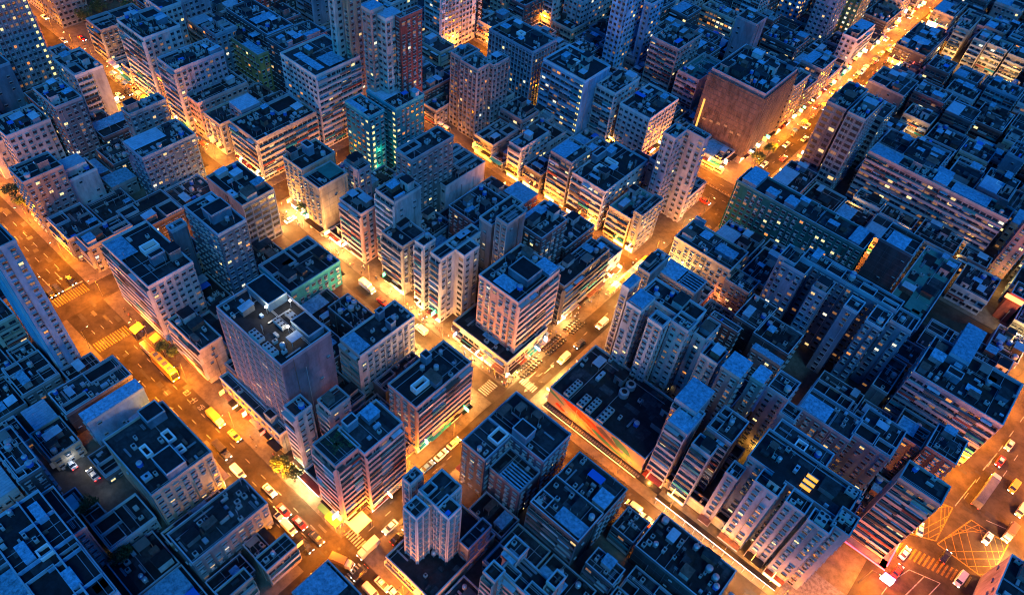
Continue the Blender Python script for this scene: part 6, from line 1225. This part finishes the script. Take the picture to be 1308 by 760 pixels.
# ------------------------------------------------------------------ vehicles
def wheels(t,xs,w,r,m=M['black']):
    for x in xs:
        for y in (-w,w):
            b=MB(); n=12; i0=len(b.v)
            k=.2
            for s in (-k/2,k/2):
                for j in range(n): a=2*PI*j/n; b.v.append((r*math.cos(a),s,r*math.sin(a)))
            q=b.mi(m)
            for j in range(n): b.f.append((j,(j+1)%n,n+(j+1)%n,n+j)); b.m.append(q)
            b.f.append(tuple(range(n))[::-1]); b.m.append(q); b.f.append(tuple(range(n,2*n))); b.m.append(b.mi(M['steel']))
            b.build('wheel',t,(x,y,r))
def lights(t,L,w,z,head=True):
    for s in (-1,1):
        b=MB(); b.box(L/2-.02,s*w-.22,z,L/2+.05,s*w+.22,z+.22,E_head); b.build('headlight',t)
        b=MB(); b.box(-L/2-.05,s*w-.2,z+.05,-L/2+.02,s*w+.2,z+.25,E_tail); b.build('tail_light',t)
def loft(b,secs,m):
    # secs: list of (x,[(y,z)...]) profiles
    n=len(secs[0][1]); i0=len(b.v); q=b.mi(m)
    for x,pr in secs:
        for (y,z) in pr: b.v.append((x,y,z))
    for s in range(len(secs)-1):
        for j in range(n): a=i0+s*n+j; c=i0+s*n+(j+1)%n; b.f.append((a,c,c+n,a+n)); b.m.append(q)
    b.f.append(tuple(i0+j for j in reversed(range(n)))); b.m.append(q); b.f.append(tuple(i0+(len(secs)-1)*n+j for j in range(n))); b.m.append(q)
def prof(w,z0,z1,r=.15): return [(-w,z0),(w,z0),(w,z1-r),(w-r,z1),(-w+r,z1),(-w,z1-r)]
def make_car(c,taxi=False):
    t=empty('taxi' if taxi else 'car',(0,0,0)); b=MB(); P=CARC[c]
    loft(b,[(-2.3,prof(.8,.35,.85)),(-2.2,prof(.9,.25,.98)),(-.9,prof(.93,.22,1.0)),(.9,prof(.93,.22,.98)),(2.0,prof(.88,.25,.85)),(2.3,prof(.75,.35,.7))],P); b.build('body',t)
    g=MB(); loft(g,[(-1.7,prof(.76,.95,1.02,.03)),(-1.1,prof(.72,.95,1.42,.1)),(.35,prof(.72,.95,1.42,.1)),(1.15,prof(.78,.93,1.0,.03))],M['glass']); g.build('windscreen',t)
    r=MB(); r.box(-1.1,-.62,1.425,.35,.62,1.47,CARC['silver'] if (taxi and c=='red') else P); ro=r.build('roof',t)
    if taxi: s=MB(); s.box(-.5,-.3,1.475,-.2,.3,1.68,LIT[3]); s.build('roof_sign',ro)
    wheels(t,(-1.4,1.4),.82,.34); lights(t,4.6,.6,.5); return t
def make_van(c):
    t=empty('van',(0,0,0)); b=MB(); P=CARC[c]
    loft(b,[(-2.5,prof(.85,.4,1.9)),(-2.4,prof(.95,.3,2.05)),(1.1,prof(.95,.3,2.05)),(1.8,prof(.93,.3,1.3,.2)),(2.5,prof(.85,.35,1.0,.2))],P); b.build('body',t)
    g=MB(); g.quad([(1.16,-.8,1.98),(1.16,.8,1.98),(1.82,.82,1.33),(1.82,-.82,1.33)][::-1],M['glass']); g.box(-1.9,-.965,1.2,.9,-.955,1.75,M['glass']); g.box(-1.9,.955,1.2,.9,.965,1.75,M['glass']); g.build('windscreen',t)
    wheels(t,(-1.6,1.6),.85,.36); lights(t,5.0,.65,.6); return t
def make_minibus(c):
    t=empty('minibus',(0,0,0)); b=MB()
    loft(b,[(-3.4,prof(.95,.4,2.3)),(-3.3,prof(1.02,.3,2.5)),(3.0,prof(1.02,.3,2.5)),(3.4,prof(.98,.35,1.6,.2))],CARC['cream']); b.build('body',t)
    r=MB(); r.box(-3.1,-.85,2.51,2.8,.85,2.6,CARC[c]); r.build('roof',t); g=MB(); g.box(-3.0,-1.04,1.3,2.6,-1.025,2.0,M['glass']); g.box(-3.0,1.025,1.3,2.6,1.04,2.0,M['glass']); g.build('side_window',t)
    wheels(t,(-2.2,2.2),.92,.42); lights(t,6.8,.7,.6); return t
def make_bus(c):
    t=empty('bus',(0,0,0)); b=MB()
    loft(b,[(-5.7,prof(1.2,.4,4.1)),(-5.6,prof(1.25,.3,4.3)),(5.4,prof(1.25,.3,4.3)),(5.7,prof(1.2,.4,4.1))],CARC[c]); b.build('body',t)
    g=MB()
    for z in (1.4,3.0):
        for y in (-1.27,1.255): g.box(-5.2,y,z,5.2,y+.015,z+.8,M['glass'])
    g.box(5.705,-1.1,1.4,5.72,1.1,3.9,M['glass']); g.build('side_window',t)
    r=MB(); 
    for x in (-4,-1.5,1,3.5): r.box(x-.6,-.7,4.31,x+.6,.7,4.45,M['frame'])
    r.build('roof_hatch',t); wheels(t,(-3.6,3.8),1.1,.5); lights(t,11.4,.9,.7); return t
def make_truck(c,L=6.4):
    t=empty('truck',(0,0,0)); b=MB(); b.box(-L/2,-1.05,.9,L/2-2.0,1.05,3.1,CARC[c]); b.build('cargo_box',t)
    k=MB(); loft(k,[(L/2-1.9,prof(1.0,.5,2.4)),(L/2-.5,prof(1.0,.45,2.4)),(L/2,prof(.95,.5,1.4,.2))],CARC['cream'] if c!='black' else CARC['navy']); k.build('cab',t)
    g=MB(); g.quad([(L/2-.47,-.85,2.25),(L/2+.02,-.85,1.42),(L/2+.02,.85,1.42),(L/2-.47,.85,2.25)],M['glass']); g.build('windscreen',t)
    f=MB(); f.box(-L/2+.1,-.5,.55,L/2-.2,.5,.88,M['black']); f.build('chassis',t); wheels(t,(-L/2+1.2,L/2-1),.9,.45); lights(t,L,.8,.7); return t
def make_semi():
    t=empty('articulated_lorry',(0,0,0)); b=MB(); b.box(-7.6,-1.2,1.3,4.4,1.2,3.9,WALL['grey']); 
    for j in range(24): x=-7.4+j*.5; b.box(x,-1.2,3.9,x+.2,1.2,3.95,WALL['grey'])
    b.build('container',t); k=MB(); loft(k,[(4.8,prof(1.2,.6,3.1)),(6.9,prof(1.2,.5,3.0)),(7.3,prof(1.15,.6,1.8,.2))],CARC['cream']); k.build('cab',t)
    g=MB(); g.quad([(6.92,-1,2.9),(7.32,-1,1.85),(7.32,1,1.85),(6.92,1,2.9)],M['glass']); g.build('windscreen',t)
    f=MB(); f.box(-7.5,-.6,.8,6.5,.6,1.28,M['black']); f.build('chassis',t); wheels(t,(-6.5,-5.2,-3.9,3.6,5.8),1.05,.5); lights(t,14.9,1,.8); return t
PR={}
DIR={'u+':0,'u-':PI,'v+':PI/2,'v-':-PI/2}
CATN=dict(car='car',taxi='taxi',van='van',minibus='minibus',bus='bus',truck='truck',semi='lorry')
allcars=[]
for (ty,x,y,d,c,lab) in VE:
    key=(ty,c)
    if key not in PR:
        o={'car':lambda:make_car(c),'taxi':lambda:make_car(c,True),'van':lambda:make_van(c),'minibus':lambda:make_minibus(c),'bus':lambda:make_bus(c),'truck':lambda:make_truck(c),'semi':make_semi}[ty](); PR[key]=o
    else: o=copy_tree(PR[key])
    rz=DIR[d]
    if x/K>28 and y/K<232 and d[0]=='v': rz-=math.atan(.105)
    if 'turning' in lab: rz+=.35
    # keep spacing
    o.location=(x,y,.02); o.rotation_euler=(0,0,rz); tag(o,lab,CATN[ty]); allcars.append(o)
# extra traffic on the far streets
xr=random.Random(9)
for k in range(22):
    v=224+k*8.6; u=-64.2 if k%2 else -61; c=xr.choice(['white','red','silver','black','cream']); ty=xr.choice(['car','car','van','taxi'])
    if any(abs(o.location.x/K-u)<2.5 and abs(o.location.y/K-v)<6 for o in allcars): continue
    key=(ty,c); o=copy_tree(PR[key]) if key in PR else (make_car(c,ty=='taxi') if ty!='van' else make_van(c)); PR.setdefault(key,o)
    o.location=(u*K,v*K,.02); o.rotation_euler=(0,0,PI/2 if k%2==0 else -PI/2); tag(o,uniq(c+' '+ty+' in the far glowing street,',u,v),CATN[ty],'traffic in the far glowing street'); allcars.append(o)
# motorcycles parked in rows beside the market corner
def make_moto():
    t=empty('motorcycle',(0,0,0)); b=MB(); loft(b,[(-.6,prof(.12,.5,.8,.04)),(0,prof(.16,.35,.85,.05)),(.5,prof(.14,.4,.95,.05))],CARC['black']); b.build('body',t)
    s=MB(); s.box(-.75,-.14,.8,.1,.14,.9,M['black']); s.build('seat',t); h=MB(); h.bar((.5,-.35,1.05),(.5,.35,1.05),.05,M['steel']); h.bar((.5,0,1.05),(.75,0,.35),.06,M['steel']); h.build('handlebar',t)
    for x in (-.68,.72):
        b=MB(); n=12
        for s_ in (-.06,.06):
            for j in range(n): a=2*PI*j/n; b.v.append((.31*math.cos(a),s_,.31*math.sin(a)))
        q=b.mi(M['black'])
        for j in range(n): b.f.append((j,(j+1)%n,n+(j+1)%n,n+j)); b.m.append(q)
        b.f.append(tuple(range(n))[::-1]); b.f.append(tuple(range(n,2*n))); b.m+=[q,q]; b.build('wheel',t,(x,0,.32))
    return t
mp=make_moto(); fm=1
for k in range(44):
    v=99.5+(k//2)*1.05+ (k//16)*2.2; u=-67.2+(k%2)*1.9
    o=mp if fm else copy_tree(mp); fm=0; o.location=(u*K,v*K,.13); o.rotation_euler=(0,0,.35+xr.uniform(-.1,.1)); tag(o,'dark motorcycle parked in the dense rows beside the brightest market corner','motorcycle','motorcycles parked at the market corner')
# ------------------------------------------------------------------ people
zones=[(-84,93.9,-70,97.2,26,'on the pale pavement below the three storey podium'),(-69.5,93.8,-66,100,26,'at the brightest market corner'),(-69.6,104,-68.2,148,24,'on the kerb path beside the motorcycle rows'),(-120,93.9,-86,96.2,26,'on the lit shopping street pavement'),
 (-140,93.9,-122,96.4,12,'below the pink slab block'),(-72,147,-60,158,20,'crowding the bright crossing'),(-72,38.3,-64,42,9,'at the junction under the pink banded block'),(-105,38.4,-88,41,7,'on the pavement by the glaring shop stall'),(-168,91,-150,96,12,'at the lit intersection by the black roofed tower'),
 (-256,93.8,-205,94.4,18,'along the upper street stalls'),(-64.8,258,-60.2,345,26,'walking through the night market'),(-104,214.8,-74,217.5,14,'before the shops of the netted block'),(-66.5,165,-66,195,8,'on the path beside the cream tenement'),(-158,38.6,-140,41.0,10,'by the yellow bus stop canopy')]
prng=random.Random(21)
for (u0,v0,u1,v1,n,w) in zones:
    for k in range(n):
        cl=prng.choice(list(CL)); st=prng.choice((0,.9,.9))
        for _ in range(10):
            u=prng.uniform(u0,u1); v=prng.uniform(v0,v1)
            if not inside(u*K,v*K,1): break
        z=.13
        if 27.5<v<37.5 or 88<v<93.5 or 153<v<157.5 or (-65.5<u<-59.5): z=.012
        o=link('person',PM[(cl,st)],None,(u*K,v*K,z),prng.uniform(0,6.28)); tag(o,f'person in {cl} top {w}','person',f'people {w}')
# ------------------------------------------------------------------ trees
def tree(u,v,h,r,label,seed,light_=False):
    rg=random.Random(seed); t=empty('street_tree',(u*K,v*K,.13)); tag(t,label,'tree','trees between the streets')
    b=MB(); b.cyl(0,0,0,h*.5,.22,.13,M['trunk'],8)
    tips=[]
    for k in range(7):
        a=rg.uniform(0,6.28); p=(math.cos(a)*r*.6,math.sin(a)*r*.6,h*rg.uniform(.6,.95)); b.bar((0,0,h*rg.uniform(.35,.5)),p,.09,M['trunk']); tips.append(p)
    b.build('trunk',t)
    c=MB()
    for p in tips+[(0,0,h*.9)]:
        for _ in range(170):
            d=Vector((rg.gauss(0,1),rg.gauss(0,1),rg.gauss(0,.7))); d=d.normalized()*r*.5*rg.random()**.4
            x,y,z=p[0]+d.x,p[1]+d.y,p[2]+d.z; s=rg.uniform(.16,.34); a=Vector((rg.gauss(0,1),rg.gauss(0,1),rg.gauss(0,1))).normalized(); e=a.orthogonal().normalized()*s; g=a.cross(e).normalized()*s*.6
            c.quad([(x-e.x,y-e.y,z-e.z),(x+g.x,y+g.y,z+g.z),(x+e.x,y+e.y,z+e.z),(x-g.x,y-g.y,z-g.z)],M['leaf'] if rg.random()<.7 else M['leaf2'])
    c.build('crown',t)
TL=[(-153,97.5,7,2.6,'leafy tree glowing at the lit intersection below the orange corner block'),(-171,163,9,4,'large round tree strung with lights behind the teal tower'),(-84,39.4,7,2.8,'dark tree over the cars, lower of the two by the glaring stall'),(-88,38.6,6.5,2.6,'dark tree over the cars, upper of the two by the glaring stall'),
 (-137,38.6,6,2,'small tree beside the yellow double decker bus'),(-296,106,8,4,'park tree nearest the dark road at the top left'),(-287,110,8,4,'park tree in the middle of the small top left park'),(-280,116,9,4.5,'park tree beside the fairy lights at the top left'),(-290,120,9,4.5,'tallest park tree at the top left edge'),(-300,114,8,4,'park tree at the far corner of the top left park'),
 (-101,70,7,3.4,'dark tree in the gap below the cluttered roof and corrugated block'),(-104,66,6,3,'smaller dark tree in the gap beside the corrugated roof block'),(-66.3,229,7,3,'street tree below the scaffold netting corner'),(-134,40,5,1.8,'small tree on the pavement before the black roofed low block'),(-66,238,7,2.8,'street tree beside the netted block wall'),
 (-42,250,7,3,'tree behind the gridded balcony block'),(-30,330,8,4,'dark tree among the low roofs at the top right'),(-36,338,8,4,'second dark tree among the low roofs at the top right'),(-218,40.2,7,3,'tree overhanging the wide road near the left edge, upper'),(-211,40.0,7,3,'tree overhanging the wide road near the left edge, lower'),(-110,4,6,3,'tree by the dark lane with white lamps'),(-95,3,6,3,'tree by the dark lane beside the cream block')]
for k,a in enumerate(TL): tree(*a,seed=k)
# fairy lights in the park
b=MB(); fr=random.Random(8)
for k in range(90):
    x=fr.uniform(-285,-255)*K; y=fr.uniform(112,132)*K; z=fr.uniform(3,9); s=.22; b.box(x,y,z,x+s,y+s,z+s,E_lamp if k%3 else E_white)
o=b.build('fairy_lights'); tag(o,'string of tiny warm fairy lights over the top left park','lights',None,'stuff')
# ------------------------------------------------------------------ sky and light
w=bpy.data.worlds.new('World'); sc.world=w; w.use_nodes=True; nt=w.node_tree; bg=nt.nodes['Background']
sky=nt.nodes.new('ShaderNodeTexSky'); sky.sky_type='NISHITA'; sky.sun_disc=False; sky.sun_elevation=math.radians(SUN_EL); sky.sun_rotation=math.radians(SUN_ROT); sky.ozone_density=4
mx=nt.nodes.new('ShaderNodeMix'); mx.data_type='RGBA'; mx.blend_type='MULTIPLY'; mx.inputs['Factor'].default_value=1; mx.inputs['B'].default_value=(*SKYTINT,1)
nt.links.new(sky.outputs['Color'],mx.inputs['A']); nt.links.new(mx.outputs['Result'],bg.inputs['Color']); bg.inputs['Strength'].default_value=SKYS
sl=bpy.data.lights.new('sun','SUN'); sl.energy=SUNE; sl.color=(.12,.55,1); sl.angle=math.radians(25); so=bpy.data.objects.new('sun',sl); COL.objects.link(so)
d=Vector((.62,-.35,.72)).normalized(); so.rotation_euler=d.to_track_quat('Z','Y').to_euler()
sc.view_settings.view_transform='Standard'; sc.view_settings.look='None'; sc.view_settings.exposure=EXPO; sc.view_settings.gamma=1; sc.view_settings.use_curve_mapping=False
sc.render.engine='CYCLES'; cy=sc.cycles; cy.use_denoising=True; cy.max_bounces=4; cy.diffuse_bounces=1; cy.glossy_bounces=2; cy.transmission_bounces=0; cy.volume_bounces=0; cy.caustics_reflective=False; cy.caustics_refractive=False; cy.sample_clamp_indirect=4; cy.use_light_tree=True; cy.filter_width=1.1
for m in bpy.data.materials:
    if m.name.startswith('lit_') or m.name in('taillight','roof_light_slat','lamp_glow'):
        try: m.cycles.emission_sampling='NONE'
        except Exception: pass
print('OBJECTS',len(bpy.data.objects),'LIGHTS',NL[0])
